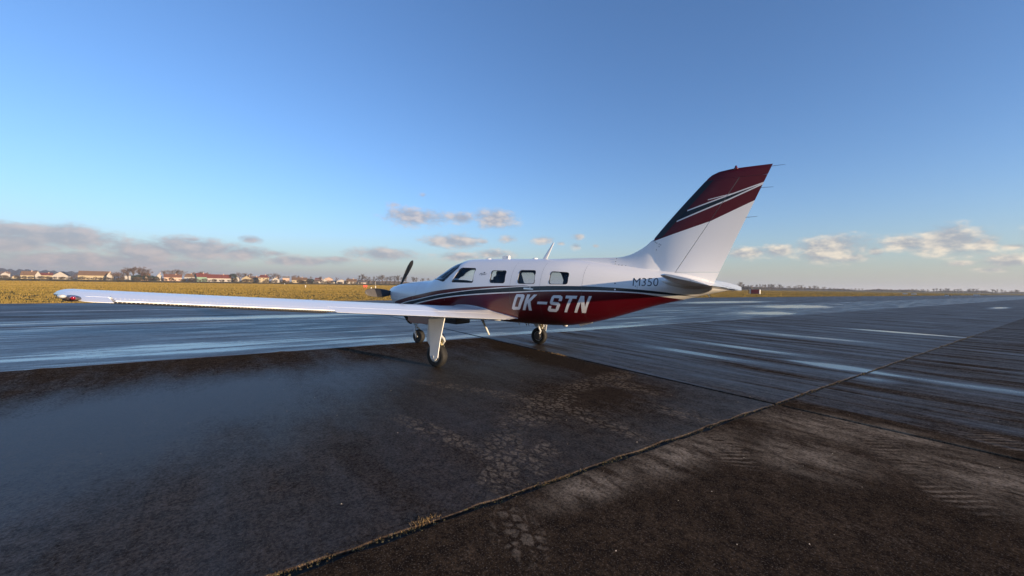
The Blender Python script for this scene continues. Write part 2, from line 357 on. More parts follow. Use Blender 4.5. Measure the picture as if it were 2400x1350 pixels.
    # --- dried mud carried in by tyres
    lug = t.node('ShaderNodeTexVoronoi', {'Vector': t.mapv(t.v('ADD', q, t.v('MULTIPLY', t.node('ShaderNodeTexNoise', {'Vector': q, 'Scale': 3.0}).outputs[1], (0.12, 0.12, 0))), rot=(0, 0, 0.5), scale=(8.5, 13.0, 1)), 'Scale': 1.0, 'Randomness': 0.85}, feature='DISTANCE_TO_EDGE')
    cells = t.ramp(t.m('ADD', lug.outputs['Distance'], t.m('MULTIPLY', t.m('SUBTRACT', fine, 0.5), 0.16)), 0.05, 0.20)
    tr = mx(track((1165, 1175), (1190, 1000), 0.30), track((1185, 1020), (1310, 912), 0.36), track((1290, 925), (1500, 866), 0.34), track((1250, 1000), (1340, 912), 0.28),
            track((920, 972), (1140, 1065), 0.20), track((950, 888), (1300, 945), 0.22), track((1290, 940), (1530, 1035), 0.24), track((1180, 1185), (1255, 1330), 0.20), track((1225, 1100), (1300, 1030), 0.2),
            track((1290, 1090), (1250, 1110), 0.14), track((1530, 950), (1680, 990), 0.30), track((1390, 880), (1560, 930), 0.26))
    brk = t.ramp(mot2, 0.36, 0.60)
    lugmud = t.m('MULTIPLY', tr, t.m('MULTIPLY', t.m('MULTIPLY_ADD', cells, 1.0, -0.10), t.m('MULTIPLY_ADD', brk, 0.40, 0.60)))
    # ribs of a turning tyre
    rib_n = t.node('ShaderNodeTexWave', {'Vector': t.mapv(q, rot=(0, 0, -0.90)), 'Scale': 4.2, 'Distortion': 5.0, 'Detail': 3.0, 'Detail Scale': 0.6}, wave_type='BANDS', bands_direction='Y')
    rb = mx(track((1950, 975), (2090, 1050), 0.34), track((2060, 1030), (2200, 1135), 0.30), track((2180, 1120), (2340, 1220), 0.26), track((1640, 1010), (1760, 1100), 0.28), track((2290, 1010), (2400, 1060), 0.3))
    ribs = t.m('MULTIPLY', t.m('MULTIPLY', rb, t.ramp(rib_n.outputs[1], 0.45, 0.75)), t.m('MULTIPLY_ADD', brk, 0.6, 0.4))
    # pale silt dried near the joint of the near slab
    silt = mx(ell(-0.6, 0.6, 0.75, 0.95), ell(-0.8, 2.1, 0.95, 1.3), ell(-2.5, 0.25, 1.5, 0.42), ell(-0.1, 1.1, 0.45, 1.2), ell(-3.7, 0.22, 0.8, 0.30), ell(-1.6, 0.9, 0.8, 0.7), ell(-1.2, 3.4, 0.9, 1.2))
    sn = t.noise(t.mapv(q, rot=(0, 0, -0.5), scale=(1.2, 3.2, 1)), 2.0, 6, 0.65)
    silt = t.m('MULTIPLY', silt, t.ramp(sn, 0.30, 0.64))
    mud = mx(t.m('MAXIMUM', t.m('MULTIPLY', lugmud, 0.50), 0.0), t.m('MULTIPLY', ribs, 0.58), t.m('MULTIPLY', silt, 1.0))
    mud = t.m('MULTIPLY', t.m('MULTIPLY', mud, t.ramp(fine, 0.36, 0.60, 0.35, 1.0)), t.ramp(clump, 0.32, 0.56, 0.55, 1.0))
    w = t.m('MULTIPLY', w, t.m('SUBTRACT', 1.0, t.m('MULTIPLY', mud, 0.75)))
    # --- colour
    base = t.mix(t.ramp(mot2, 0.25, 0.75), (0.044, 0.0270, 0.0150, 1), (0.118, 0.073, 0.042, 1))
    base = t.mix(t.ramp(mot, 0.3, 0.7, 0, 0.5), base, (0.068, 0.039, 0.0195, 1))
    base = t.mix(t.ramp(clump, 0.34, 0.60, 0.80, 0), base, (0.018, 0.012, 0.0085, 1))
    base = t.mix(t.ramp(fine, 0.38, 0.62, 0.80, 0), base, (0.017, 0.012, 0.009, 1))
    base = t.mix(t.ramp(grain, 0.56, 0.68, 0, 0.75), base, (0.19, 0.14, 0.10, 1))
    base = t.mix(t.m('MULTIPLY', near, t.m('MULTIPLY', t.ramp(bq, -3.6, -1.2, 0.62, 0.20), t.ramp(bq, -7.4, -4.6, 0.1, 1.0))), base, t.mix(t.ramp(fine, 0.38, 0.62), (0.014, 0.0115, 0.0100, 1), (0.060, 0.048, 0.038, 1)))      # darker, finer mix
    base = t.mix(mud, base, (0.38, 0.285, 0.195, 1))
    dark = t.mix(1.0, base, (0, 0, 0, 1)); dark = t.mix(t.ramp(w, 0.1, 0.7, 0.0, 0.55), base, (0.008, 0.008, 0.009, 1))
    rough = t.ramp(w, 0.05, 0.95, 0.66, 0.13, smooth=False); rough = t.m('ADD', rough, t.m('MULTIPLY', t.m('SUBTRACT', fine, 0.5), 0.10), clamp=True)
    setp(t, p, color=dark, rough=rough, spec=t.ramp(w, 0.04, 0.5, 0.0, 0.5))
    hgt = t.m('ADD', t.m('MULTIPLY', fine, 0.0045), t.m('ADD', t.m('MULTIPLY', stones, 0.0012), t.m('ADD', t.m('MULTIPLY', mud, 0.0015), t.m('MULTIPLY', streak2, 0.0012))))
    b = t.node('ShaderNodeBump', {'Strength': t.ramp(w, 0.15, 0.9, 0.85, 0.06), 'Distance': 1.0, 'Height': hgt}); t.l.new(b.outputs[0], p.inputs['Normal'])
    return m_
MAT['slab'] = M_slab()
MAT['joint'] = simple('joint_soil', (0.022, 0.015, 0.010), 0.95, var=0.6, scale=14, bump=0.01)

def M_grass():
    m_, t, p = new_mat('dry_winter_grass')
    pos = t.node('ShaderNodeNewGeometry').outputs['Position']; q = t.mapv(pos, rot=(0, 0, TH))
    big = t.noise(t.mapv(q, scale=(0.05, 0.008, 1)), 1.0, 6, 0.6); mid = t.noise(t.mapv(q, scale=(1, 0.45, 1)), 0.35, 6, 0.65); fine = t.noise(q, 5.0, 6, 0.75)
    c = t.mix(t.ramp(big, 0.32, 0.68), (0.20, 0.150, 0.035, 1), (0.32, 0.210, 0.060, 1))
    c = t.mix(t.ramp(mid, 0.35, 0.7, 0, 0.65), c, (0.205, 0.150, 0.034, 1)); c = t.mix(t.ramp(fine, 0.5, 0.75, 0, 0.5), c, (0.08, 0.065, 0.014, 1))
    setp(t, p, color=c, rough=0.9, spec=0.1)
    b = t.node('ShaderNodeBump', {'Strength': 1.0, 'Distance': 1.0, 'Height': t.m('ADD', t.m('MULTIPLY', t.noise(q, 9.0, 5, 0.8), 0.30), t.m('MULTIPLY', mid, 0.25))}); t.l.new(b.outputs[0], p.inputs['Normal'])
    return m_
MAT['grass'] = M_grass()

def grid_sheet(name, pts_ab, z, mat):
    return mesh(name, [ab(a, b, z) for a, b in pts_ab], [tuple(range(len(pts_ab)))], mat, fix=False)
BED = -0.020
field = mesh('grass_field', [(-9000, -9000, -0.10), (9000, -9000, -0.10), (9000, 9000, -0.10), (-9000, 9000, -0.10)], [(0, 1, 2, 3)], MAT['grass'], fix=False)
tag(field, 'flat winter airfield grass, yellow and olive, reaching to the village', kind='structure')
apron = mesh('apron', [ab(a, b, BED) for a, b in ((-110, -33.6), (-110, 60), (430, 60), (430, -33.6))], [(3, 2, 1, 0)], MAT['joint'], fix=False)
tag(apron, 'dark wet paved apron laid in large slabs', kind='structure')
bands = [-33.3, -25.1, -16.2, -7.66, 0.0, 8.0, 16.0, 24.0, 34.0]
SL = 15.6
def rough_slab_mesh(w_, l_, seed):                  # near slabs: chipped, uneven edges
    g = np.random.default_rng(seed); pts = []; x, y = w_ / 2, l_ / 2
    def run(a, b, n, amp):
        d = Vector((b[0] - a[0], b[1] - a[1])); nn = Vector((-d.y, d.x)).normalized(); j = 0.0
        for i in range(n):
            j = .7 * j + g.normal(0, amp); k = abs(j) + (abs(g.normal(0, amp * 2.5)) if g.random() < .12 else 0); q = Vector(a) + d * (i / n) + nn * (k if i else 0); pts.append(q)
    run((-x, -y), (x, -y), 40, .0035); run((x, -y), (x, y), 110, .010); run((x, y), (-x, y), 40, .0035); run((-x, y), (-x, -y), 110, .010)
    n = len(pts); vv = [(p.x, p.y, -.09) for p in pts] + [(p.x, p.y, -.008) for p in pts] + [(p.x * (1 - .008 / x), p.y * (1 - .008 / y), 0) for p in pts]
    ff = [(i, (i + 1) % n, n + (i + 1) % n, n + i) for i in range(n)] + [(n + i, n + (i + 1) % n, 2 * n + (i + 1) % n, 2 * n + i) for i in range(n)] + [tuple(range(2 * n, 3 * n))]
    me = bpy.data.meshes.new('slab'); me.from_pydata(vv, [], ff); me.materials.append(MAT['slab']); return me
def slab_mesh(w_, l_):
    mb = MB(); c_ = 0.006; x, y = w_ / 2, l_ / 2; h = 0.09
    p = [(-x, -y, -h), (x, -y, -h), (x, y, -h), (-x, y, -h), (-x, -y, -c_), (x, -y, -c_), (x, y, -c_), (-x, y, -c_), (-x + c_, -y + c_, 0), (x - c_, -y + c_, 0), (x - c_, y - c_, 0), (-x + c_, y - c_, 0)]
    mb.add(p, [(0, 1, 5, 4), (1, 2, 6, 5), (2, 3, 7, 6), (3, 0, 4, 7), (4, 5, 9, 8), (5, 6, 10, 9), (6, 7, 11, 10), (7, 4, 8, 11), (8, 9, 10, 11)])
    me = bpy.data.meshes.new('slab'); me.from_pydata([tuple(v) for v in mb.v], [], mb.f); me.materials.append(MAT['slab']); return me
for bi in range(len(bands) - 1):
    b0, b1 = bands[bi], bands[bi + 1]
    g0 = 0.013 if b0 == 0.0 else 0.012; g1 = 0.013 if b1 == 0.0 else 0.012
    me = slab_mesh(b1 - b0 - g0 - g1, SL - 0.040)
    for k in range(-6, 27):
        if bi > 5 and k > 8: continue
        o = bpy.data.objects.new('slab', rough_slab_mesh(b1 - b0 - g0 - g1, SL - 0.062, bi * 9 + k + 50) if bi in (2, 3, 4) and k in (-1, 0) else me); COL.objects.link(o); o.parent = apron
        o.location = ab((k + 0.5) * SL, (b0 + g0 + b1 - g1) / 2, rng.uniform(-0.004, 0.001) if (k, bi) != (-1, 3) else 0.0); o.rotation_euler = (0, 0, -TH)
# painted edge line on the far slabs, worn
def M_paint():
    m_, t, p = new_mat('worn_white_marking'); pos = t.node('ShaderNodeNewGeometry').outputs['Position']
    n = t.noise(pos, 3.0, 6, 0.7); setp(t, p, color=t.mix(t.ramp(n, 0.4, 0.62), (0.66, 0.63, 0.58, 1), (0.30, 0.27, 0.25, 1)), rough=0.45); return m_
MAT['paint'] = M_paint()
ln = grid_sheet('edge_line', [(-110, -24.75), (-110, -24.45), (18, -24.45), (18, -24.75)], 0.006, MAT['paint'])
tag(ln, 'worn pale painted edge line along the far slabs', kind='structure')

# ------------------------------------------------------------------ the airplane (x aft, y to its own right wing, z up; main wheels at x = 0)
SEC = np.array([(-3.300,1.330,1.170,0.060,2.2),(-3.285,1.400,1.110,0.180,2.2),(-3.250,1.445,1.050,0.285,2.3),(-3.150,1.490,0.985,0.365,2.4),(-2.850,1.548,0.900,0.445,2.5),
(-2.200,1.605,0.800,0.555,2.5),(-1.730,1.650,0.770,0.615,2.4),(-1.350,1.860,0.755,0.640,2.2),(-0.930,2.060,0.745,0.658,2.15),(-0.570,2.115,0.740,0.665,2.12),(0.000,2.112,0.738,0.668,2.1),
(0.900,2.092,0.735,0.668,2.1),(1.400,2.080,0.738,0.660,2.1),(1.750,2.065,0.755,0.640,2.1),(2.200,2.020,0.830,0.590,2.1),(2.540,1.975,0.916,0.540,2.1),(3.020,1.905,1.070,0.450,2.1),
(3.470,1.838,1.220,0.355,2.1),(3.890,1.778,1.330,0.262,2.1),(4.140,1.715,1.400,0.190,2.1),(4.410,1.610,1.467,0.100,2.1),(4.600,1.545,1.512,0.025,2.1)])
def pchip(xs, ys, x):
    xs = np.asarray(xs, float); ys = np.asarray(ys, float)
    h = np.diff(xs); d = np.diff(ys) / h; m_ = np.zeros_like(ys); m_[0] = d[0]; m_[-1] = d[-1]
    for i in range(1, len(xs) - 1):
        if d[i - 1] * d[i] > 0:
            w1 = 2 * h[i] + h[i - 1]; w2 = h[i] + 2 * h[i - 1]; m_[i] = (w1 + w2) / (w1 / d[i - 1] + w2 / d[i])
    x = np.asarray(x, float); i = np.clip(np.searchsorted(xs, x) - 1, 0, len(xs) - 2); t = (x - xs[i]) / h[i]
    return (2*t**3-3*t**2+1)*ys[i]+(t**3-2*t**2+t)*h[i]*m_[i]+(-2*t**3+3*t**2)*ys[i+1]+(t**3-t**2)*h[i]*m_[i+1]
def section(x): return [float(pchip(SEC[:, 0], SEC[:, k], x)) for k in (1, 2, 3, 4)]
def surf_y(x, z):
    zt, zb, w, n = section(x); zc = (zt + zb) / 2; hh = (zt - zb) / 2
    return w * max(1 - min(1, abs((z - zc) / hh)) ** n, 0) ** (1 / n)
def ring(x, N=72, shrink=0.0):
    zt, zb, w, n = section(x); zc = (zt + zb) / 2; hh = (zt - zb) / 2; out = []
    for k in range(N):
        a = 2 * math.pi * k / N; c, s = math.cos(a), math.sin(a)
        out.append(Vector((x, (w - shrink) * math.copysign(abs(c) ** (2 / n), c), zc + (hh - shrink) * math.copysign(abs(s) ** (2 / n), s))))
    return out
def round_poly(poly, r_, k=5):
    out = []; n = len(poly)
    for i in range(n):
        p, a, b = Vector(poly[i]), Vector(poly[i - 1]), Vector(poly[(i + 1) % n])
        u, v = (a - p).normalized(), (b - p).normalized(); rr = r_[i] if isinstance(r_, (list, tuple)) else r_
        p0, p1 = p + u * rr, p + v * rr
        for j in range(k + 1):
            q = j / k; out.append((1 - q) ** 2 * p0 + 2 * q * (1 - q) * p + q * q * p1)
    return out

AIR = empty('airplane'); tag(AIR, 'white and dark red single-engine propeller airplane standing on the wet apron', 'airplane')

def fuselage():
    xs = sorted(set([-3.3, -3.295, -3.285, -3.27, -3.25, -3.22, -3.19, -3.15] + [round(x, 4) for x in np.arange(-3.1, 4.56, 0.055)] + [4.58, 4.6]))
    o = MB().loft([ring(x) for x in xs]).build('fuselage', [MAT['fus'], MAT['lining']], AIR, smooth=True)
    md = o.modifiers.new('shell', 'SOLIDIFY'); md.thickness = 0.03; md.offset = -1; md.material_offset = 1; md.material_offset_rim = 1
    cut = MB()
    for poly in WIN_POLYS: cut.plate([(p[0], -1.2, p[1]) for p in poly], (0, 1, 0), 2.4)
    cut.plate([(p[0], -1.2, p[1]) for p in SCREEN], (0, 1, 0), 2.4)
    c = cut.build('cutter', MAT['black'])
    bm_ = o.modifiers.new('openings', 'BOOLEAN'); bm_.object = c; bm_.operation = 'DIFFERENCE'; bm_.solver = 'EXACT'
    dg = bpy.context.evaluated_depsgraph_get(); me = bpy.data.meshes.new_from_object(o.evaluated_get(dg))
    o.modifiers.clear(); o.data = me; bpy.data.objects.remove(c)
    auto_smooth(o, 40); return o
W1 = [(-.626, 1.906), (-.192, 1.889), (-.164, 1.574), (-.784, 1.58)]
WIN = [[(.262, 1.838), (.636, 1.832), (.657, 1.575), (.284, 1.575)], [(.949, 1.838), (1.318, 1.832), (1.356, 1.569), (.968, 1.568)], [(1.648, 1.812), (2.019, 1.787), (2.025, 1.567), (1.652, 1.566)]]
WIN_POLYS = [round_poly(W1, [.06, .05, .05, .05])] + [round_poly(w_, .055) for w_ in WIN]
SCREEN = [(-1.95, 1.668), (-1.35, 1.645), (-1.16, 1.615), (-1.08, 1.600), (-1.03, 1.608), (-.95, 1.670), (-.72, 1.90), (-.735, 1.97), (-.86, 2.3), (-1.95, 2.3)]
FUS = fuselage()

def surf_patch(name, poly, off, mat, parent, side=-1, rings=5, scale=1.0):      # star-shaped patch following the skin
    cx = sum(p[0] for p in poly) / len(poly); cz = sum(p[1] for p in poly) / len(poly); n = len(poly); vv = []; ff = []
    def put(x, z): return (x, side * (surf_y(x, z) + off), z)
    vv.append(put(cx, cz))
    for r_ in range(1, rings + 1):
        for p in poly: k = r_ / rings * scale; vv.append(put(cx + (p[0] - cx) * k, cz + (p[1] - cz) * k))
    for k in range(n): ff.append((0, 1 + k, 1 + (k + 1) % n))
    for r_ in range(rings - 1):
        for k in range(n): a = 1 + r_ * n; ff.append((a + k, a + n + k, a + n + (k + 1) % n, a + (k + 1) % n))
    return mesh(name, vv, ff, mat, parent, True)
def surf_rim(name, poly, o0, o1, k0, k1, mat, parent, side=-1):
    cx = sum(p[0] for p in poly) / len(poly); cz = sum(p[1] for p in poly) / len(poly); n = len(poly); rr = []
    for k, o_ in ((k0, o0), (k0, o1), (k1, o1), (k1, o0)):
        rr.append([Vector((cx + (p[0] - cx) * k, side * (surf_y(cx + (p[0] - cx) * k, cz + (p[1] - cz) * k) + o_), cz + (p[1] - cz) * k)) for p in poly])
    return MB().loft(rr + [rr[0]], False).build(name, mat, parent, True)
for side in (-1, 1):
    for wi, poly in enumerate(WIN_POLYS):
        g = surf_patch('cabin_window', poly, -0.012, MAT['glass' if wi else 'screen'], AIR, side, 5, 1.05)
        surf_rim('window_seal', poly, -0.012, 0.002, 0.955, 1.02, MAT['black'], g, side)
# windshield: two panes and a post
for side in (-1, 1):
    vv, ff, idx = [], [], {}
    xs = np.linspace(-1.74, -.69, 28); an = np.linspace(0.02, 1.56, 36)
    for i, x in enumerate(xs):
        zt, zb, w, n = section(x); zc = (zt + zb) / 2; hh = (zt - zb) / 2
        for j, a in enumerate(an):
            vv.append((x, side * (w - .012) * math.cos(a) ** (2 / n), zc + (hh - .012) * math.sin(a) ** (2 / n)))
    def inside(x, z):
        c_ = False; P = [((p[0] - (-1.1)) * 1.07 - 1.1, (p[1] - 1.8) * 1.08 + 1.8) for p in SCREEN]
        for i in range(len(P)):
            (x0, z0), (x1, z1) = P[i], P[i - 1]
            if (z0 > z) != (z1 > z) and x < (x1 - x0) * (z - z0) / (z1 - z0) + x0: c_ = not c_
        return c_
    M_ = len(an)
    for i in range(len(xs) - 1):
        for j in range(M_ - 1):
            q = (i * M_ + j, (i + 1) * M_ + j, (i + 1) * M_ + j + 1, i * M_ + j + 1)
            if inside(sum(vv[k][0] for k in q) / 4, sum(vv[k][2] for k in q) / 4): ff.append(q)
    used_ = sorted({k for f in ff for k in f}); rm = {k: i for i, k in enumerate(used_)}
    mesh('windshield', [vv[k] for k in used_], [tuple(rm[k] for k in f) for f in ff], MAT['screen'], AIR, True)
post = MB(); post.loft([[Vector((x, s * .035, section(x)[0] + dz)) for s, dz in ((-1, .0), (1, .0), (1, -.03), (-1, -.03))] for x in np.linspace(-1.74, -.72, 16)]); post.build('windshield_post', MAT['white'], AIR)
seal = MB(); seal.tube([(p[0], -(surf_y(*p) + .001), p[1]) for p in ((-1.45, 1.652), (-1.35, 1.646), (-1.16, 1.616), (-1.08, 1.601), (-1.03, 1.609), (-.95, 1.670), (-.84, 1.78), (-.72, 1.90))], 0.009, 6)
seal.build('windshield_seal', MAT['black'], AIR, True)

# cabin
MB().box((-0.05, 0, 0.90), (2.9, 0.66, 0.04)).build('cabin_floor', MAT['lining'], AIR)
MB().plate([(-1.42, -.56, 1.16), (-1.42, .56, 1.16), (-1.32, .50, 1.62), (-1.32, -.50, 1.62)], (1, 0, 0), .07).build('instrument_panel', MAT['black'], AIR)
def seat(x, y, face=1, dz=0.0):
    mb = MB(); mb.box((x, y, 1.18), (.46, .44, .14)); o = None
    pr = [(x + face * .22, 1.20), (x + face * .34, 1.20), (x + face * .44, 1.70), (x + face * .42, 1.80), (x + face * .36, 1.80), (x + face * .33, 1.70)]
    for k0, k1 in ((-.20, .20),): mb.loft([[Vector((px_, y + kk, pz)) for px_, pz in pr] for kk in (k0, k1)])
    hd = [(x + face * .36, 1.74), (x + face * .45, 1.74), (x + face * .46, 1.86), (x + face * .43, 1.90), (x + face * .38, 1.88)]
    mb.loft([[Vector((px_, y + kk, pz)) for px_, pz in hd] for kk in (-.13, .13)])
    mb.box((x, y, 1.01), (.30, .30, .20)); mb.v = [Vector((v.x, v.y, .9 + (v.z - .9) * (1 - dz))) for v in mb.v]; s = mb.build('seat', MAT['seat'], AIR)
    bv = s.modifiers.new('soft', 'BEVEL'); bv.width = .035; bv.segments = 3; return s
for x, f in ((-.62, 1), (.72, -1), (1.55, 1)):
    for y in (-.29, .29): seat(x, y, f, .16 if x < 0 else .06)

# ---- letters and marks on the skin
def tri_mesh(name, loops, mat, parent, off=0.0025, side=-1, step=0.04):
    pts = [p for l in loops for p in l]; tri = tessellate_polygon([[Vector((p[0], p[1], 0)) for p in l] for l in loops])
    bm = bmesh.new(); vs_ = [bm.verts.new((p[0], p[1], 0)) for p in pts]
    for t_ in tri:
        try: bm.faces.new([vs_[i] for i in t_])
        except ValueError: pass
    x0, x1 = min(p[0] for p in pts), max(p[0] for p in pts); z0, z1 = min(p[1] for p in pts), max(p[1] for p in pts)
    for k in range(1, int((x1 - x0) / step) + 1): bmesh.ops.bisect_plane(bm, geom=bm.verts[:] + bm.edges[:] + bm.faces[:], plane_co=(x0 + k * step, 0, 0), plane_no=(1, 0, 0))
    for k in range(1, int((z1 - z0) / step) + 1): bmesh.ops.bisect_plane(bm, geom=bm.verts[:] + bm.edges[:] + bm.faces[:], plane_co=(0, z0 + k * step, 0), plane_no=(0, 1, 0))
    for v in bm.verts: x, z = v.co.x, v.co.y; v.co = (x, side * (surf_y(x, z) + off), z)
    bmesh.ops.recalc_face_normals(bm, faces=bm.faces); me = bpy.data.meshes.new(name); bm.to_mesh(me); bm.free()
    return link(name, me, mat, parent)
LET = {
 'O': [[(.963,1.362),(1.116,1.364),(1.146,1.341),(1.134,1.293),(1.008,1.079),(.967,1.05),(.827,1.045),(.801,1.069),(.822,1.106),(.931,1.322)], [(.987,1.306),(1.064,1.304),(.96,1.108),(.884,1.109)]],
 'K': [[(1.207,1.362),(1.276,1.362),(1.222,1.255),(1.354,1.364),(1.429,1.364),(1.269,1.227),(1.261,1.048),(1.195,1.048),(1.196,1.195),(1.181,1.176),(1.116,1.048),(1.052,1.048)]],
 'dash': [[(1.428,1.233),(1.633,1.231),(1.612,1.181),(1.402,1.183)]],
 'S': [[(1.762,1.362),(1.902,1.363),(1.94,1.338),(1.939,1.309),(1.918,1.253),(1.858,1.256),(1.876,1.308),(1.778,1.311),(1.744,1.237),(1.86,1.229),(1.884,1.201),(1.877,1.168),(1.826,1.082),(1.777,1.045),(1.637,1.045),(1.611,1.072),(1.619,1.098),(1.654,1.157),(1.707,1.159),(1.682,1.105),(1.778,1.103),(1.818,1.175),(1.699,1.184),(1.68,1.21),(1.688,1.244),(1.725,1.328)]],
 'T': [[(2.009,1.362),(2.222,1.362),(2.202,1.309),(2.128,1.309),(1.987,1.048),(1.935,1.048),(2.07,1.309),(1.992,1.309)]],
 'N': [[(2.281,1.363),(2.349,1.363),(2.341,1.16),(2.429,1.363),(2.484,1.363),(2.33,1.050),(2.26,1.050),(2.283,1.255),(2.174,1.050),(2.121,1.050)]]}
for k, loops in LET.items(): tri_mesh('registration_letter', loops, MAT['letter'], FUS)
CX = (0.80 + 2.484) / 2
for k, loops in LET.items():                          # the same registration on the other flank, reading nose to tail
    tri_mesh('registration_letter', [[(2 * CX - x + 0.55 * (z - 1.205) * 2, z) for x, z in l] for l in loops], MAT['letter'], FUS, side=1)
def font_marks(name, txt, x0, z0, height, width, mat, parent, shear=0.0, thin=0.0):
    cu = bpy.data.curves.new(name, 'FONT'); cu.body = txt; cu.size = 1; cu.shear = shear; cu.offset = thin; cu.resolution_u = 3
    ob = bpy.data.objects.new(name, cu); COL.objects.link(ob); dg = bpy.context.evaluated_depsgraph_get(); me = bpy.data.meshes.new_from_object(ob.evaluated_get(dg)); bpy.data.objects.remove(ob)
    bm = bmesh.new(); bm.from_mesh(me)
    xs = [v.co.x for v in bm.verts]; ys = [v.co.y for v in bm.verts]; ax, ay = min(xs), min(ys); sx, sy = width / (max(xs) - ax), height / (max(ys) - ay)
    for k in range(1, 12): bmesh.ops.bisect_plane(bm, geom=bm.verts[:] + bm.edges[:] + bm.faces[:], plane_co=(0, ay + (max(ys) - ay) * k / 12, 0), plane_no=(0, 1, 0))
    for v in bm.verts: x, z = x0 + (v.co.x - ax) * sx, z0 + (v.co.y - ay) * sy; v.co = (x, -(surf_y(x, z) + .0025), z)
    bmesh.ops.recalc_face_normals(bm, faces=bm.faces); me2 = bpy.data.meshes.new(name); bm.to_mesh(me2); bm.free()
    return link(name, me2, mat, parent)
font_marks('type_lettering', 'M350', 3.167, 1.557, .138, .40, MAT['dark'], FUS, thin=-0.008)
font_marks('maker_lettering', 'Piper', -.038, 1.728, .055, .205, MAT['dark'], FUS, shear=.45)
tri_mesh('maker_emblem', [[(.055, 1.782), (.115, 1.782), (.085, 1.806)]], MAT['dark'], FUS)
def disc(name, x, z, r_, mat, parent, off=.004):
    return surf_patch(name, [(x + r_ * math.cos(a), z + r_ * math.sin(a)) for a in np.linspace(0, 2 * math.pi, 14, endpoint=False)], off, mat, parent, -1, 1)
disc('static_port', 2.873, 1.597, .013, simple('port_grey', (.2, .2, .21), .4, metal=.6), FUS)
disc('static_port', 2.879, 1.489, .015, MAT['letter'], FUS)
disc('skin_fastener', 3.21, 1.553, .008, MAT['dark'], FUS); disc('skin_fastener', -1.0, 1.18, .009, MAT['metal'], FUS); disc('skin_fastener', -2.1, 1.19, .007, MAT['metal'], FUS)
surf_patch('door_handle', round_poly([(1.119, 1.492), (1.25, 1.490), (1.342, 1.472), (1.335, 1.455), (1.12, 1.462)], .012), .006, MAT['metal'], FUS, -1, 3)
disc('door_lock', 1.266, 1.502, .010, MAT['letter'], FUS, .008)
def seam(pts, w_=.0013, name='panel_seam', side=-1):     # a narrow dark joint between skin panels
    vv = []; ff = []
    for i, (x, z) in enumerate(pts):
        a, b = pts[max(i - 1, 0)], pts[min(i + 1, len(pts) - 1)]; d = Vector((b[0] - a[0], b[1] - a[1])).normalized(); nx, nz = -d.y * w_, d.x * w_
        for s in (-1, 1): X, Z = x + s * nx, z + s * nz; vv.append((X, side * (surf_y(X, Z) + .0022), Z))
    for i in range(len(pts) - 1): ff.append((2 * i, 2 * i + 1, 2 * i + 3, 2 * i + 2))
    return mesh(name, vv, ff, MAT['seam'], FUS)
MAT['seam'] = simple('seam_grey', (0.14, 0.13, 0.125), .6)
def vline(x, z0, z1, n=24): return [(x, z0 + (z1 - z0) * i / (n - 1)) for i in range(n)]
for x, z0, z1 in ((.795, .80, 2.0), (1.47, .80, 2.02), (2.30, .92, 1.95), (-2.0, .9, 1.57), (3.24, 1.50, 1.575), (4.30, 1.48, 1.66)): seam(vline(x, z0, z1))
seam([(-2.0, 1.18), (-1.6, 1.16), (-1.2, 1.12)]); seam([(-3.18, 1.22), (-2.9, 1.19), (-2.5, 1.21), (-2.0, 1.24)]); seam([(-3.18, 1.22), (-3.0, 1.12), (-2.85, 1.13), (-2.6, 1.19)])

# ---- tail
def half_thick(s): return 2.6 * (0.2969 * math.sqrt(max(s, 0)) - 0.126 * s - 0.3516 * s * s + 0.2843 * s ** 3 - 0.1036 * s ** 4) / 0.2602 * 0.1   # 0..1 chord, peak about 0.5*t
def airf(s): return (0.2969 * math.sqrt(max(s, 0)) - 0.126 * s - 0.3516 * s * s + 0.2843 * s ** 3 - 0.1036 * s ** 4) * 5      # half thickness / t
FZ = [1.62, 1.80, 2.05, 2.22, 2.39, 2.5, 2.7, 3.0, 3.292]
def fin_le(z): return float(pchip([1.55, 2.0, 2.25, 2.39, 2.45, 3.302, 3.36, 3.42, 3.445], [3.33, 3.345, 3.36, 3.405, 3.452, 4.218, 4.275, 4.40, 4.60], z))
def fin_te(z): return 4.379 + (z - 1.66) * 0.4251
def fin_hinge(z): return 3.80 + (z - 1.838) * 0.6203
def fin_t(z): return float(pchip([1.55, 2.2, 3.3, 3.42, 3.445], [0.135, 0.115, 0.075, 0.055, 0.02], z))
def fin_section(z, x0, x1, n=15):
    le, te = fin_le(z), fin_te(z); ch = te - le; L = []
    xs = [x0 + (x1 - x0) * (1 - math.cos(math.pi * i / n)) / 2 for i in range(n + 1)]
    f = lambda x: airf(min(1, max(0, (x - le) / ch))) * fin_t(z) + 0.0012
    return [Vector((x, -f(x), z)) for x in xs] + [Vector((x, f(x), z)) for x in reversed(xs)]
g_ = 0.005
FIN = MB().loft([fin_section(z, fin_le(z), fin_hinge(z) - g_) for z in FZ if z <= 3.30]).build('tail_fin', MAT['fin'], AIR); auto_smooth(FIN, 30)
RUD = MB().loft([fin_section(z, fin_hinge(z) + g_, fin_te(z)) for z in (1.803, 2.05, 2.39, 2.7, 3.0, 3.291)]).build('rudder', MAT['fin'], FIN); auto_smooth(RUD, 30)
CAP = MB().loft([fin_section(z, fin_le(z), fin_te(z)) for z in (3.2945, 3.34, 3.38, 3.42, 3.437, 3.443)]).build('fin_tip', MAT['fin'], FIN); auto_smooth(CAP, 30)
TBF = MB().loft([fin_section(z, fin_hinge(z) - .02, fin_te(z) + (1.795 - z) * .0) for z in (1.60, 1.66, 1.72, 1.795)]).build('fin_base_fairing', MAT['fin'], FIN); auto_smooth(TBF, 30)
bt = MB(); rows = []                                   # rubber boot on the leading edge
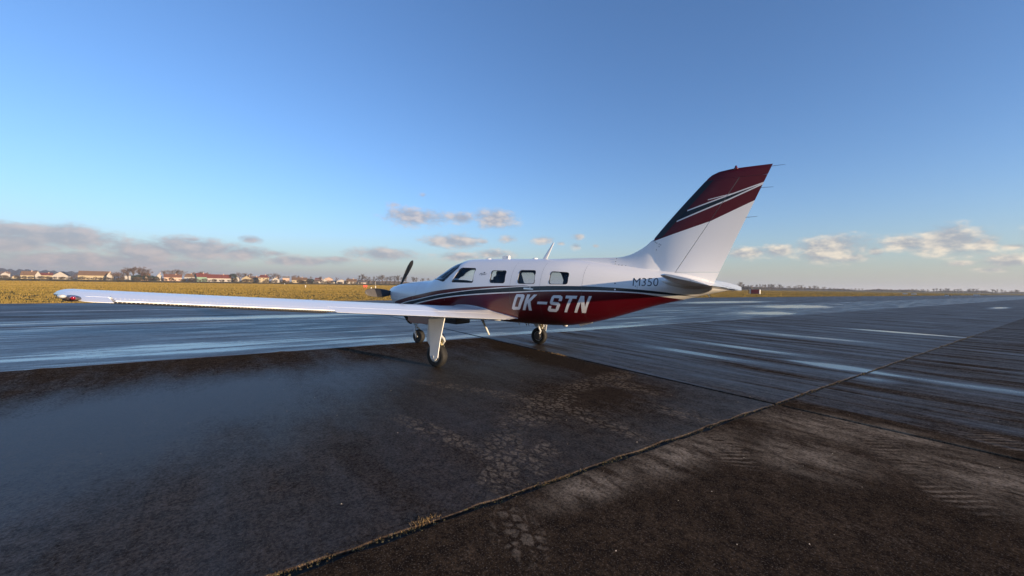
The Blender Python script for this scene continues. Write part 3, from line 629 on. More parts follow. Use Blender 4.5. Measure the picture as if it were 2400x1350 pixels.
for i in range(14):
    z = 2.395 + (3.292 - 2.395) * i / 13; le, ch = fin_le(z), fin_te(z) - fin_le(z); x1 = 3.536 + (z - 2.394) * (4.351 - 3.536) / (3.307 - 2.394)
    xs = [le + (x1 - le) * (k / 6) ** 2 for k in range(7)]; f = lambda x: airf((x - le) / ch) * fin_t(z) + .0045
    rows.append([Vector((x, -f(x), z)) for x in reversed(xs)] + [Vector((le - .004, 0, z))] + [Vector((x, f(x), z)) for x in xs])
bt.loft(rows, False, False); BOOT = bt.build('leading_edge_boot', MAT['boot'], FIN, True)
df = MB(); rows = []                                   # dorsal fairing
for i in range(34):
    x = 1.35 + (3.62 - 1.35) * i / 33; zt = section(x)[0]
    zr = float(pchip([1.35, 1.9, 2.177, 2.744, 2.95, 3.157, 3.3, 3.40, 3.62], [2.080, 2.083, 2.083, 2.078, 2.112, 2.205, 2.30, 2.388, 2.395], x))
    hw = .105 if x > 2 else .05 + .055 * (x - 1.35) / .65; hw = max(hw, .02) * (1 if x < 3.3 else 1 - .5 * (x - 3.3) / .32); zb = zt - .045; tt = max(zr - zb, .01)
    k0 = min(1.0, (x - 1.3) / .5); sec_ = [(-1.0, 0), (-.62, .30), (-.42, .62), (-.28, .86), (-.12, .985), (0, 1.0), (.12, .985), (.28, .86), (.42, .62), (.62, .30), (1.0, 0)]
    rows.append([Vector((x, hw * a, zb + tt * b)) for a, b in sec_])
df.loft(rows, True); DOR = df.build('dorsal_fairing', MAT['white'], AIR); auto_smooth(DOR, 40)
scr = MB()
for x, z in [(3.397, 2.352), (3.43, 2.33), (3.46, 2.31), (3.50, 2.29), (3.528, 2.274), (3.50, 2.246), (3.454, 2.192), (3.40, 2.13), (3.348, 2.069), (3.30, 2.01), (3.25, 1.95), (3.207, 1.905)]:
    le, ch = fin_le(z), fin_te(z) - fin_le(z); y = airf(max(0, min(1, (x - le) / ch))) * fin_t(z)
    MB().lathe([(0, .007), (.005, .007), (.006, .004)], (0, -1, 0), (x, -y - .001, z), 8).build('screw', MAT['dark'], FIN)
for x, z in ((2.741, 2.055), (2.733, 2.00), (2.729, 1.955), (2.80, 1.938), (2.86, 1.930), (2.93, 1.922), (3.00, 1.912), (3.07, 1.902), (3.14, 1.892)):
    MB().lathe([(0, .0065), (.006, .0065), (.007, .004)], (0, -1, .35), (x, -.105 * float(np.interp((z - (section(x)[0] - .045)) / .19, [0, .3, .62, .86, 1], [1.0, .62, .42, .28, .1])) - .001, z), 8).build('screw', MAT['dark'], DOR)
for zz, pw in (((5.143, 3.408), (5.293, 3.407)), ((5.001, 3.1), (5.156, 3.085)), ((4.799, 2.655), (4.951, 2.66))): pass
for a, b in (((5.12, 3.408), (5.293, 3.409)), ((4.98, 3.1), (5.150, 3.090)), ((4.79, 2.655), (4.950, 2.660))):
    MB().tube([(a[0], 0, a[1]), (b[0], 0, b[1])], [.0035, .002], 6).build('static_wick', MAT['dark'], RUD)
bc = MB(); bc.lathe([(-.03, .045), (0, .030), (.012, .018), (.028, .018), (.038, .010), (.040, .001)], (0, 0, 1), (4.645, 0, 3.45), 14); bc.build('beacon', simple('dark_red_lens', (.10, .006, .010), .15, coat=1), FIN, True)

def stab_geo(y):
    k = abs(y) / 2.2
    le = Vector((3.62 + .43 * k, y, 1.695)); te = Vector((4.755 - .165 * k, y, 1.512 + .072 * k)); t_ = .115 - .012 * k
    if k > .93: q = (k - .93) / .07; le.x += .05 * q * q + .01 * q; t_ *= max(.55, math.sqrt(max(0, 1 - q * q * .7)))
    return le, te, t_
def stab_section(y, s0, s1, n=14, drop=0.0):
    le, te, t_ = stab_geo(y); ch = te.x - le.x; nrm = Vector((-(te.z - le.z), 0, ch)).normalized(); nrm = Vector((nrm.x, 0, nrm.z))
    ss = [s0 + (s1 - s0) * (1 - math.cos(math.pi * i / n)) / 2 for i in range(n + 1)]
    P = lambda s, sg: le + (te - le) * s + nrm * (sg * (airf(s) * t_ * ch + .0012)) + Vector((0, 0, -drop * max(0, s - .6)))
    return [P(s, 1) for s in ss] + [P(s, -1) for s in reversed(ss)]
for sg in (-1, 1):
    ys = [0.05, .3, .6, 1.0, 1.4, 1.8, 2.04, 2.10, 2.15, 2.18, 2.2]
    st = MB().loft([stab_section(sg * y, 0, .60) for y in ys]).build('stabilizer', MAT['wing'], AIR); auto_smooth(st, 35)
    ev = MB().loft([stab_section(sg * y, .608, 1.0, drop=.03) for y in (.13, .6, 1.0, 1.4, 1.8, 2.04, 2.10, 2.15, 2.18, 2.2)]).build('elevator', MAT['wing'], st); auto_smooth(ev, 35)
    for y in (1.0, 1.55, 2.05):
        _, te, _ = stab_geo(sg * y); MB().tube([te + Vector((-.02, 0, -.01)), te + Vector((.16, 0, -.035))], [.0035, .002], 6).build('static_wick', MAT['dark'], st)
    fr = MB(); rows = []                               # fillet under the root
    for i in range(16):
        x = 3.60 + (4.35 - 3.60) * i / 15; q = i / 15; h = .075 * math.sin(math.pi * min(1, q * 1.05 + .02)) ** .6 + .004; zc = 1.655 - .105 * q; wy = surf_y(x, zc)
        rows.append([Vector((x, sg * (wy - .03 + (.17 * h / .08) * math.cos(a) * .9), zc + h * math.sin(a))) for a in np.linspace(-math.pi / 2, math.pi / 2, 9)])
    fr.loft(rows, False, False); fr.build('root_fillet', MAT['white'], st, True)
MB().tube([(4.28, 0, 1.445), (4.30, 0, 1.395), (4.335, 0, 1.385)], [.010, .008, .008], 8).build('tie_down_ring', MAT['metal'], AIR)
MB().tube([(4.56, 0, 1.53), (4.615, 0, 1.528), (4.63, 0, 1.528)], [.022, .018, .008], 12).build('tail_light', MAT['white'], AIR, True)

# ---- wings
def wing_geo(y):
    k = (abs(y) - .64); te = Vector((.81 - .14 * k, y, .85 + .0823 * k)); kk = max(0, min(1, k / 5.76))
    le = Vector((-.93 - .25 * max(0, 1 - abs(y) / 1.3) ** 1.5, y, .85 + .0823 * k + .045)); t_ = .155 - .045 * kk
    return le, te, t_
def wing_pt(s, y, sg, tscale=1.0):
    le, te, t_ = wing_geo(y); ch = te.x - le.x; h = airf(s) * t_ * ch * tscale; cm = .018 * ch * 4 * s * (1 - s) + .01 * ch * math.sin(math.pi * min(1, s * 1.4))
    return le + (te - le) * s + Vector((0, 0, cm + sg * (h + .0012)))
def wing_section(y, s0, s1, n=22, f=None, shrink=1.0):
    ss = [s0 + (s1 - s0) * (1 - math.cos(math.pi * i / n)) / 2 for i in range(n + 1)] if s0 == 0 else [s0 + (s1 - s0) * i / 5 for i in range(6)]
    P = [wing_pt(s, y, 1, shrink) for s in ss] + [wing_pt(s, y, -1, shrink) for s in reversed(ss)]
    return [f(p) for p in P] if f else P
MAT['gap'] = simple('control_gap', (0.03, 0.03, 0.03), .7)
for sg in (-1, 1):
    ys = [0.30, .64, .8, 1.0, 1.3, 1.8, 2.4, 3.0, 3.6, 4.1, 4.6, 5.2, 5.8, 6.2, 6.36]
    wg = MB().loft([wing_section(sg * y, 0, .775) for y in ys]).build('wing', MAT['wing'], AIR); auto_smooth(wg, 35)
    fl = MB().loft([wing_section(sg * y, .781, 1.0) for y in (.66, 1.2, 2, 3, 4.095)]).build('flap', MAT['wing'], wg); auto_smooth(fl, 30)
    def up_(p, y_):
        le, te, _ = wing_geo(y_); hx = le.x + (te.x - le.x) * .781; return Vector((p.x, p.y, p.z + max(0, p.x - hx) * .065 + 0.002))
    al = MB().loft([wing_section(sg * y, .781, .985, f=lambda p, y_=sg * y: up_(p, y_), shrink=1.5) for y in (4.115, 4.6, 5.2, 5.8, 6.195)]).build('aileron', MAT['wing'], wg); auto_smooth(al, 30)
    MB().loft([wing_section(sg * y, .781, 1.0) for y in (6.21, 6.36)]).build('wing_tip_panel', MAT['wing'], wg)
    rows = []                                          # rounded tip cap
    for i in range(7):
        q = i / 6; y = 6.36 + .13 * q; k = math.sqrt(max(0, 1 - q * q)) * .97 + .03; base = wing_section(sg * 6.36, 0, 1.0); c0 = wing_geo(sg * 6.36); mid = (c0[0] + c0[1]) / 2
        rows.append([Vector((mid.x + (p.x - mid.x) * (.55 + .45 * k) - .16 * (1 - k) * .5, sg * y, mid.z + .02 + (p.z - mid.z - .02) * k + .012 * q)) for p in base])
    tc = MB().loft(rows).build('wing_tip_cap', MAT['white'], wg); auto_smooth(tc, 40)
    le, te, _ = wing_geo(sg * 6.45)
    MB().ball((-.06, sg * 6.53, 1.374), (.060, .030, .022), 14, 8).build('strobe_lens', simple('clear_lens', (.62, .62, .62), .12, coat=1), wg, True)
    MB().ball((.035, sg * 6.478, 1.360), (.040, .021, .018), 14, 8).build('navigation_light', MAT['redlens'] if sg < 0 else simple('green_lens', (.01, .4, .15), .08, coat=1), wg, True)
    MB().ball((-.15, sg * 6.46, 1.352), (.18, .060, .030), 16, 8).build('light_pod', simple('pod_grey', (.12, .09, .085), .4), wg, True)
    if sg < 0:                                         # lines of fasteners on the aileron and small hinges on the flap
        rv = MB(); rv2 = MB()
        for i in range(64):
            y = 4.14 + (6.18 - 4.14) * i / 63; p = wing_pt(.955, -y, -1, 1.5); p = up_(p, -y); rv.ball((p.x + .012, p.y, p.z - .004), (.0045, .0045, .004), 6, 4)
            p = up_(wing_pt(.90, -y, 1, 1.5), -y); rv2.ball(p, (.005, .007, .0015), 6, 4)
        tag(rv.build('rivet_row', MAT['white'], al, True), kind='stuff'); tag(rv2.build('rivet_row', MAT['wing'], al, True), kind='stuff')
        MB().lathe([(0, .045), (.004, .045), (.006, .040)], (0, 0, 1), wing_pt(.35, -4.0, 1) + Vector((0, 0, -.001)), 18).build('fuel_cap', MAT['metal'], wg, True)
    fr = MB(); rows = []                               # root fairing strip
    for i in range(30):
        x = -1.0 + 1.84 * i / 29; zu = float(pchip([-1.05, -.64, -.37, -.14, .1, .32, .6, .85], [.93, 1.066, 1.076, 1.060, 1.02, .963, .905, .845], x))
        le, te, _ = wing_geo(sg * .78); s = min(1, max(.0, (x - le.x) / (te.x - le.x))); pw = wing_pt(s, sg * .78, 1); yf = surf_y(x, zu + .02)
        q0 = Vector((x, sg * (yf - .004), zu + .024)); q1 = Vector((x, sg * (yf + .03), zu + .004)); q2 = Vector((x, sg * (yf + .075), max(pw.z + .004, zu - .035)))
        rows.append([q0, q1, q2, Vector((x, sg * .775, pw.z - .004))])
    fr.loft(rows, False, False); f_o = fr.build('wing_root_fairing', MAT['white'], wg, True)
# flap track seam and walkway edge on the near wing are part of the paint

# ---- propeller
HUB = Vector((-3.32, 0, 1.30))
PR = MB().lathe([(-.02, .17), (.02, .17), (.10, .155), (.20, .11), (.27, .06), (.31, .015), (.312, .001)], (-1, 0, 0), HUB, 24).build('propeller_spinner', MAT['white'], AIR, True)
for k in range(3):
    a = R(61.8 + 121 * k if k < 2 else 61.8 + 241); dr = Vector((0, math.cos(a), math.sin(a))); tg = Vector((0, -math.sin(a), math.cos(a))); rows = []
    for i in range(18):
        q = i / 17; r_ = .10 + .925 * q; ch = float(pchip([0, .12, .3, .55, .8, .95, 1], [.085, .13, .225, .255, .215, .14, .04], q)); tw = R(52 - 36 * q ** .8); swp = -.05 * q * q
        th = .035 * (1 - q) ** 1.2 + .008; cdir = tg * math.cos(tw) + Vector((-1, 0, 0)) * -math.sin(tw); nd = dr.cross(cdir)
        c = HUB + dr * r_ + tg * swp
        rows.append([c + cdir * (ch * (.5 * math.cos(b))) + nd * (th * .5 * math.sin(b)) for b in np.linspace(0, 2 * math.pi, 12, endpoint=False)])
    bl = MB().loft(rows).build('propeller_blade', [MAT['blade'], MAT['blade_sunlit']], PR, True)
    if k == 1:  # only this blade's outer part is painted as if sunlit
        for f in bl.data.polygons:
            if (f.center - HUB).dot(dr) > .72: f.material_index = 1

# ---- main gear, nose gear
def wheel(parent, c, rad, wid, nm='tyre', rim=.5):
    c = Vector(c); w_ = wid / 2; pr = []
    for b in np.linspace(-1, 1, 15):
        pr.append((b * w_, rad - (rad * .13) * abs(b) ** 2.6 - (.10 * rad if abs(b) > .98 else 0)))
    pr = [(-w_ * .86, rad * rim)] + pr + [(w_ * .86, rad * rim)]
    gro = []
    for h, r_ in pr:
        gro.append((h, r_))
    t_ = MB().lathe(gro, (0, 1, 0), c, 40)
    for gk in (-.30, 0, .30): pass
    ty = t_.build(nm, MAT['tyre'], parent); auto_smooth(ty, 50)
    rm = MB().lathe([(-w_ * .80, .02), (-w_ * .80, rad * .20), (-w_ * .55, rad * .24), (-w_ * .55, rad * .42), (-w_ * .88, rad * .50), (-w_ * .88, rad * .53), (w_ * .88, rad * .53), (w_ * .55, rad * .42), (w_ * .7, .02)], (0, 1, 0), c, 28).build('rim', MAT['gearwhite'], parent); auto_smooth(rm, 40)
    return ty
for sg in (-1, 1):
    st = MB(); yk = sg * 1.86
    st.tube([(.02, sg * 1.84, .90), (.02, sg * 1.85, .56)], [.055, .050], 14); st.tube([(.02, sg * 1.85, .58), (.03, sg * 1.85, .46)], .036, 12)
    st.tube([(.03, sg * 1.80, .48), (.10, sg * 1.80, .36), (.03, sg * 1.80, .22)], [.028, .030, .026], 10); st.tube([(.02, sg * 1.78, .222), (.02, sg * 1.98, .222)], .022, 10)
    st.tube([(.06, sg * 1.84, .60), (.15, sg * 1.84, .53), (.17, sg * 1.84, .49), (.10, sg * 1.83, .42)], [.018, .022, .018, .016], 8)
    g = st.build('main_gear_strut', MAT['gearwhite'], AIR); auto_smooth(g, 40)
    wheel(g, (.02, sg * 1.875, .222), .222, .150)
    MB().lathe([(-.03, .075), (-.03, .09), (.02, .09), (.02, .05)], (0, 1, 0), (.02, sg * 1.79, .222), 20).build('brake_disc', MAT['dark'], g, True)
    br = MB(); br.box((.115, sg * 1.83, .50), (.05, .07, .035), Matrix.Rotation(.5, 3, 'Y')); br.box((.10, sg * 1.86, .435), (.04, .06, .07), Matrix.Rotation(-.5, 3, 'Y')); br.build('brake_caliper', MAT['brass'], g)
    MB().tube([(.10, sg * 1.82, .62), (.155, sg * 1.82, .56), (.175, sg * 1.82, .50), (.13, sg * 1.81, .44), (.08, sg * 1.79, .30)], .007, 6).build('brake_hose', MAT['black'], g, True)
    dp = [(-.086, .93), (.307, .93), (.291, .88), (.19, .513), (.150, .30), (.136, .196), (.085, .165), (.032, .155), (-.030, .175), (-.06, .222), (-.058, .393), (-.152, .502)]
    rp = round_poly(dp, .012, 2)
    dd = MB().plate([(p[0], sg * (1.985 + .03 * max(0, p[1] - .5)), p[1]) for p in rp], (0, -sg, 0), .018).build('gear_door', MAT['white'], g)
    MB().lathe([(0, .085), (.006, .085), (.010, .070), (.014, .03), (.03, .028), (.034, .012)], (0, sg, 0), (.02, sg * 1.955, .205), 24).build('wheel_cap', MAT['gearwhite'], g, True)
ng = MB(); NX = -2.475
ng.tube([(NX - .17, -.02, .86), (NX - .15, -.02, .52), (NX - .14, -.02, .47)], [.040, .036, .034], 12)
ng.tube([(NX - .14, -.02, .50), (NX - .07, -.05, .42), (NX - .06, -.075, .36)], [.030, .028, .024], 10)
for s in (-1, 1): ng.tube([(NX - .10, s * .02, .42), (NX - .075, s * .082, .36), (NX - .04, s * .088, .26), (NX, s * .085, .178)], [.026, .026, .024, .020], 10)
ng.tube([(NX, -.105, .178), (NX, .105, .178)], .020, 10); ng.tube([(NX - .14, -.02, .62), (NX - .02, -.03, .53), (NX - .06, -.04, .44)], .013, 8)
NG = ng.build('nose_gear_strut', MAT['gearwhite'], AIR); auto_smooth(NG, 40)
wheel(NG, (NX, 0, .178), .178, .13, rim=.46)
for s in (-1, 1):
    MB().plate([(-2.62, s * .22, .82), (-1.82, s * .22, .80), (-1.86, s * .245, .545), (-2.50, s * .245, .545), (-2.62, s * .24, .60)], (0, s, 0), .012).build('nose_gear_door', MAT['red'], NG)
MB().tube([(-2.62, -.22, .80), (-2.64, -.16, .62), (-2.66, -.06, .52)], [.010, .010, .010], 8).build('door_link', MAT['gearwhite'], NG, True)
MB().lathe([(0, .045), (.04, .05), (.05, .045)], (-1, 0, 0), (-2.66, -.10, .635), 16).build('landing_light', MAT['chrome'], NG, True)
sc_ = MB().loft([[Vector((x, y, z)) for y, z in ((-.26, .80), (.26, .80), (.24, zb), (-.24, zb))] for x, zb in ((-1.75, .74), (-1.6, .62), (-1.0, .60), (-.97, .605))]).build('exhaust_scoop', MAT['black'], AIR)
bvm = sc_.modifiers.new('edge', 'BEVEL'); bvm.width = .02; bvm.segments = 2

# ---- small fittings
def blade_ant(name, base, tip, c0, c1, th, mat):
    rows = []
    for i in range(6):
        q = i / 5; c = Vector(base).lerp(Vector(tip), q); ch = c0 + (c1 - c0) * q
        rows.append([c + Vector((ch * (.5 * math.cos(b)), th * .5 * math.sin(b) * (1 - .5 * q), 0)) for b in np.linspace(0, 2 * math.pi, 12, endpoint=False)])
    return MB().loft(rows).build(name, mat, AIR, True)
blade_ant('blade_antenna', (1.19, 0, 2.06), (1.405, 0, 2.415), .115, .035, .018, MAT['white'])
MB().lathe([(0, .075), (.012, .075), (.026, .055), (.030, .001)], (0, 0, 1), (-.23, 0, 2.105), 20).build('gps_antenna', MAT['white'], AIR, True)
MB().lathe([(0, .060), (.012, .060), (.026, .045), (.030, .001)], (0, 0, 1), (.98, 0, 2.088), 20).build('gps_antenna', MAT['white'], AIR, True)
cb_ = MB(); cb_.box((.20, 0, 2.135), (.10, .06, .08)); cb_.box((.285, 0, 2.115), (.05, .07, .035)); cb_.box((.268, 0, 2.14), (.014, .06, .075)); cb_.box((.312, 0, 2.14), (.014, .06, .075)); cb_.build('strobe_beacon', MAT['white'], AIR)
MB().tube([(-.28, -.20, .80), (-.05, -.20, .43)], [.030, .018], 10).build('boarding_step', MAT['gearwhite'], AIR, True)
blade_ant('blade_antenna', (1.0, 0, .76), (1.06, 0, .66), .12, .08, .02, MAT['gearwhite'])
MB().ball((1.70, 0, .748), (.055, .035, .028), 12, 8).build('belly_beacon', MAT['letter'], AIR, True)
va = MB(); va.plate([(1.98, -.012, .83), (2.03, -.012, .755), (2.27, -.012, .832), (2.285, -.012, .868), (2.25, -.012, .90)], (0, 1, 0), .024); va.build('belly_antenna', MAT['gearwhite'], AIR)
for x in (.62, .80, .86): MB().tube([(x, -.05, .76), (x + .02, -.05, .69)], .011, 6).build('drain_mast', MAT['gearwhite'], AIR, True)

# ------------------------------------------------------------------ airfield grass, built as standing blades
def M_blade(name, c0, c1, c2):
    m_, t, p = new_mat(name); pos = t.node('ShaderNodeNewGeometry').outputs['Position']; q = t.mapv(pos, rot=(0, 0, TH))
    big = t.noise(t.mapv(q, scale=(0.09, 0.012, 1)), 1.0, 5, 0.6); mid = t.noise(t.mapv(q, scale=(1, .3, 1)), 0.22, 5, 0.65); fine = t.noise(q, 3.0, 4, 0.7)
    c = t.mix(t.ramp(big, .35, .65), c0, c1); c = t.mix(t.ramp(mid, .4, .68, 0, .75), c, c2); c = t.mix(t.ramp(fine, .35, .7, .30, 0), c, (.07, .055, .016, 1))
    setp(t, p, color=c, rough=.85, spec=.15); return m_
MAT['blades'] = M_blade('dry_grass_blades', (.225, .165, .043, 1), (.35, .235, .075, 1), (.265, .190, .055, 1))
def blades(name, centers, widths, heights, n_bl, mat, seed=1, lean=.35):
    g = np.random.default_rng(seed); N = len(centers); K = N * n_bl
    c = np.repeat(np.asarray(centers, float), n_bl, 0); w_ = np.repeat(widths, n_bl); h = np.repeat(heights, n_bl) * g.uniform(.45, 1.15, K)
    ang = g.uniform(0, 2 * np.pi, K); c[:, 0] += g.normal(0, .5, K) * w_; c[:, 1] += g.normal(0, .5, K) * w_
    bw = w_ / n_bl * g.uniform(.8, 2.2, K); dx, dy = np.cos(ang) * bw / 2, np.sin(ang) * bw / 2; la = g.uniform(0, 2 * np.pi, K); ll = h * lean * g.uniform(.1, 1, K)
    v = np.empty((K, 3, 3)); v[:, 0] = c; v[:, 0, 0] -= dx; v[:, 0, 1] -= dy; v[:, 1] = c; v[:, 1, 0] += dx; v[:, 1, 1] += dy
    v[:, 2] = c; v[:, 2, 0] += np.cos(la) * ll; v[:, 2, 1] += np.sin(la) * ll; v[:, 2, 2] += h
    me = bpy.data.meshes.new(name); me.vertices.add(K * 3); me.vertices.foreach_set('co', v.reshape(-1)); me.loops.add(K * 3); me.loops.foreach_set('vertex_index', np.arange(K * 3, dtype=np.int32))
    me.polygons.add(K); me.polygons.foreach_set('loop_start', np.arange(0, K * 3, 3, dtype=np.int32)); me.update(); me.validate()
    return link(name, me, mat)
pts, ws, hs = [], [], []
g2 = np.random.default_rng(11)
thA, thB = math.radians(-118), math.radians(40)
for _ in range(190000):                                  # density falls with distance, tufts grow
    d = g2.uniform(24, 420); th = g2.uniform(thA, thB); x, y = CAM[0] + d * math.sin(th), CAM[1] + d * math.cos(th)
    a, b = to_ab((x, y))
    if b > -33.55: continue
    if -268 < b < -256: continue
    pts.append((x, y, -.10)); k = .006 * d; ws.append(max(.16, k)); hs.append(.09 + .0004 * d)
for _ in range(9000):                                   # ragged verge along the edge of the paving
    a = g2.uniform(-40, 130); b = -33.45 - abs(g2.normal(0, .35)); p = ab(a, b, -.10); pts.append(tuple(p)); ws.append(.16); hs.append(.17)
tag(blades('grass', pts, np.array(ws), np.array(hs), 7, MAT['blades'], 5), 'dry yellowish grass covering the airfield', 'grass', kind='stuff')

# dry grass and crumbs in the slab joints
MAT['straw'] = simple('straw', (.24, .155, .062), .8, var=.6, scale=30); MAT['moss'] = simple('joint_moss', (.075, .062, .026), .9, var=.5, scale=25)
jp, jw, jh = [], [], []
def joint_clump(px, py, n, spread, h):
    a, b = pxab(px, py)
    for _ in range(int(n * .6)): q = ab(a + g2.normal(0, spread), b + g2.normal(0, .012), -.012); jp.append(tuple(q)); jw.append(.028); jh.append(h * .62)
for px, py, n, s, h in ((995, 1222, 34, .05, .055), (930, 1250, 30, .12, .022), (720, 1318, 26, .12, .028), (790, 1290, 20, .10, .024), (860, 1268, 10, .1, .02), (1280, 1132, 30, .14, .028), (1318, 1118, 26, .10, .03),
                        (1150, 1177, 8, .12, .015), (1370, 1098, 22, .16, .022), (1450, 1072, 22, .2, .022), (1540, 1042, 16, .2, .022), (1615, 1015, 22, .12, .03), (1740, 975, 14, .2, .02), (1840, 945, 10, .3, .02), (2100, 853, 16, .8, .03), (2190, 822, 16, .8, .03), (2290, 787, 14, 1.0, .03)):
    joint_clump(px, py, n, s, h)
for _ in range(260): q = ab(g2.uniform(-7, 24), g2.normal(0, .013), -.015); jp.append(tuple(q)); jw.append(.03); jh.append(.018)
def cross_clump(px, py, n, spread, h):
    a, b = pxab(px, py)
    for _ in range(n): q = ab(g2.normal(0, .01), b + g2.normal(0, spread), -.01); jp.append(tuple(q)); jw.append(.03); jh.append(h)
cross_clump(1318, 830, 26, .10, .035); cross_clump(1290, 824, 12, .3, .02)
tag(blades('joint_grass', jp, np.array(jw), np.array(jh), 9, MAT['straw'], 9, lean=1.1), 'dead straw-coloured grass growing in the joints between slabs', 'grass', kind='stuff')
crumb = MB()
for _ in range(900):
    p = ab(g2.uniform(-7, 16), g2.normal(0, .020), g2.uniform(-.012, .003)); s = g2.uniform(.003, .010)
    crumb.add([p + Vector((s, 0, 0)), p + Vector((-s * .6, s, 0)), p + Vector((-s * .6, -s, 0)), p + Vector((0, 0, s))], [(0, 1, 3), (1, 2, 3), (2, 0, 3)])
tag(crumb.build('joint_debris', MAT['moss']), 'dark crumbs of soil along the slab joint', 'soil', kind='stuff')
peb = MB()
for _ in range(240):
    a, b = g2.uniform(-7, 3), g2.uniform(-7, 6); p = ab(a, b, .001); s = g2.uniform(.002, .006)
    peb.add([p + Vector((s, 0, 0)), p + Vector((-s * .6, s, 0)), p + Vector((-s * .6, -s, 0)), p + Vector((0, 0, s))], [(0, 1, 3), (1, 2, 3), (2, 0, 3)])
tag(peb.build('gravel', simple('pale_grit', (.42, .37, .32), .8)), 'scattered pale grit on the slabs', 'gravel', kind='stuff')

# ------------------------------------------------------------------ far strip, village, trees
MAT['road'] = simple('old_runway', (.17, .16, .155), .8, var=.2, scale=.2); MAT['bank'] = simple('bank_soil', (.05, .042, .026), .9, var=.4, scale=.3)
rw = mesh('runway', [ab(-500, -268, -.02), ab(900, -268, -.02), ab(900, -256, -.02), ab(-500, -256, -.02)], [(3, 2, 1, 0)], MAT['road'], fix=False); tag(rw, 'pale strip of runway across the field', kind='structure')
bank = MB(); bank.loft([[ab(a, -271, -.1), ab(a, -272.5, .75), ab(a, -274.5, .8), ab(a, -277, -.1)] for a in np.linspace(-500, 900, 30)]); bo = bank.build('bank', MAT['bank']); tag(bo, 'low dark earth bank beyond the runway', kind='structure')

def horizon_y(px):
    a = (px - 1200) / FPX; b = -(fw.z + a * rt.z) / up.z; return 675 - FPX * b
def depth_pt(px, z):                                     # ground point seen in column px at view depth z
    d = ray(px, horizon_y(px)); t_ = z / d.dot(fw); p = Vector(CAM) + d * t_; p.z = 0; return p
def h_at(px, py, z): return max(.5, (horizon_y(px) - py) * z / FPX + CAM[2])
wallm = {k: simple('render_' + k, c, .85, var=.10, scale=.8) for k, c in dict(white=(.43, .39, .34), cream=(.42, .34, .21), green=(.20, .30, .22), grey=(.36, .34, .31), pink=(.55, .38, .28)).items()}
roofm = {k: simple('tiles_' + k, c, .8, var=.25, scale=1.5) for k, c in dict(brown=(.16, .095, .055), red=(.15, .040, .028), dark=(.045, .045, .055), rust=(.16, .072, .042), grey=(.15, .14, .13)).items()}
MAT['pane'] = simple('house_window', (.03, .035, .045), .15); MAT['hdoor'] = simple('house_door', (.10, .06, .035), .6)
VG = 'houses of the village beyond the airfield'
def house(x0, x1, y_r, y_e, kind, wall, roof, label, z=480, dep=9.0, turn=0.0, chim=True, nwin=3, hip=False, two=False):
    xc = (x0 + x1) / 2; p = depth_pt(xc, z); d = Vector((p.x - CAM[0], p.y - CAM[1], 0)); D = d.length; cs = z / D
    w_ = (x1 - x0) / FPX * D * cs * cs; hr, he = h_at(xc, y_r, z), h_at(xc, y_e, z); he = min(he, hr - .8)
    ang = math.atan2(-d.x, d.y) + turn
    o = empty('house', (p.x, p.y, 0), ang); tag(o, label, 'house', VG)
    X, Y = w_ / 2, dep; wl = MB()
    if kind == 'long':
        prof = [(-X, 0, he), (X, 0, he)]
        wl.add([(-X, 0, -.1), (X, 0, -.1), (X, Y, -.1), (-X, Y, -.1), (-X, 0, he), (X, 0, he), (X, Y, he), (-X, Y, he), (-X, Y / 2, hr - .15), (X, Y / 2, hr - .15)],
               [(0, 1, 5, 4), (2, 3, 7, 6), (1, 2, 6, 9, 5), (3, 0, 4, 8, 7)])
        e = .35; ins = X * .45 if hip else 0; rf = MB()
        for s in (0, 1):
            y0, y1 = (-e, Y / 2) if s == 0 else (Y + e, Y / 2); q = [(-X - e, y0, he - .2), (X + e, y0, he - .2), (X + e - ins, y1, hr), (-X - e + ins, y1, hr)]
            rf.add(q + [(a, b, c + .18) for a, b, c in q], [(0, 1, 2, 3), (4, 5, 6, 7), (0, 1, 5, 4), (1, 2, 6, 5), (2, 3, 7, 6), (3, 0, 4, 7)])
        if hip:
            for sx in (-1, 1): rf.add([(sx * (X + e), -e, he - .02), (sx * (X + e), Y + e, he - .02), (sx * (X + e - ins), Y / 2, hr + .17)], [(0, 1, 2)])
    else:
        wl.add([(-X, 0, -.1), (X, 0, -.1), (X, Y, -.1), (-X, Y, -.1), (-X, 0, he), (X, 0, he), (X, Y, he), (-X, Y, he), (0, 0, hr - .15), (0, Y, hr - .15)],
               [(0, 1, 5, 8, 4), (2, 3, 7, 9, 6), (1, 2, 6, 5), (3, 0, 4, 7)])
        e = .35; rf = MB()
        for s in (-1, 1):
            q = [(s * (X + e), -e, he - .2), (s * (X + e), Y + e, he - .2), (0, Y + e, hr), (0, -e, hr)]
            rf.add(q + [(a, b, c + .18) for a, b, c in q], [(0, 1, 2, 3), (4, 5, 6, 7), (0, 1, 5, 4), (1, 2, 6, 5), (2, 3, 7, 6), (3, 0, 4, 7)])
    wl.build('wall', wallm[wall], o); ro = rf.build('roof', roofm[roof], o)
    if chim: MB().box((X * .35, Y * .45, hr + .2), (.7, .7, 1.6)).build('chimney', wallm['pink'], ro)
    for r_ in range(2 if two else 1):
        zz = min(he - .7, 1.6 + 2.8 * r_)
        for i in range(nwin): MB().box((-X * .72 + 1.44 * X * i / max(1, nwin - 1), -.01, zz), (1.1, .08, 1.2)).build('window', MAT['pane'], o)
    if w_ > 7: MB().box((X * .12, -.02, 1.0), (1.0, .08, 2.0)).build('door', MAT['hdoor'], o)
    return o
house(2, 24, 637, 641, 'long', 'white', 'brown', 'small white house on the slope below the wooded hill', z=900, nwin=2)
house(26, 40, 646, 650, 'gable', 'cream', 'rust', 'little cream shed with a pointed roof beside the hillside gardens', nwin=1, chim=False)
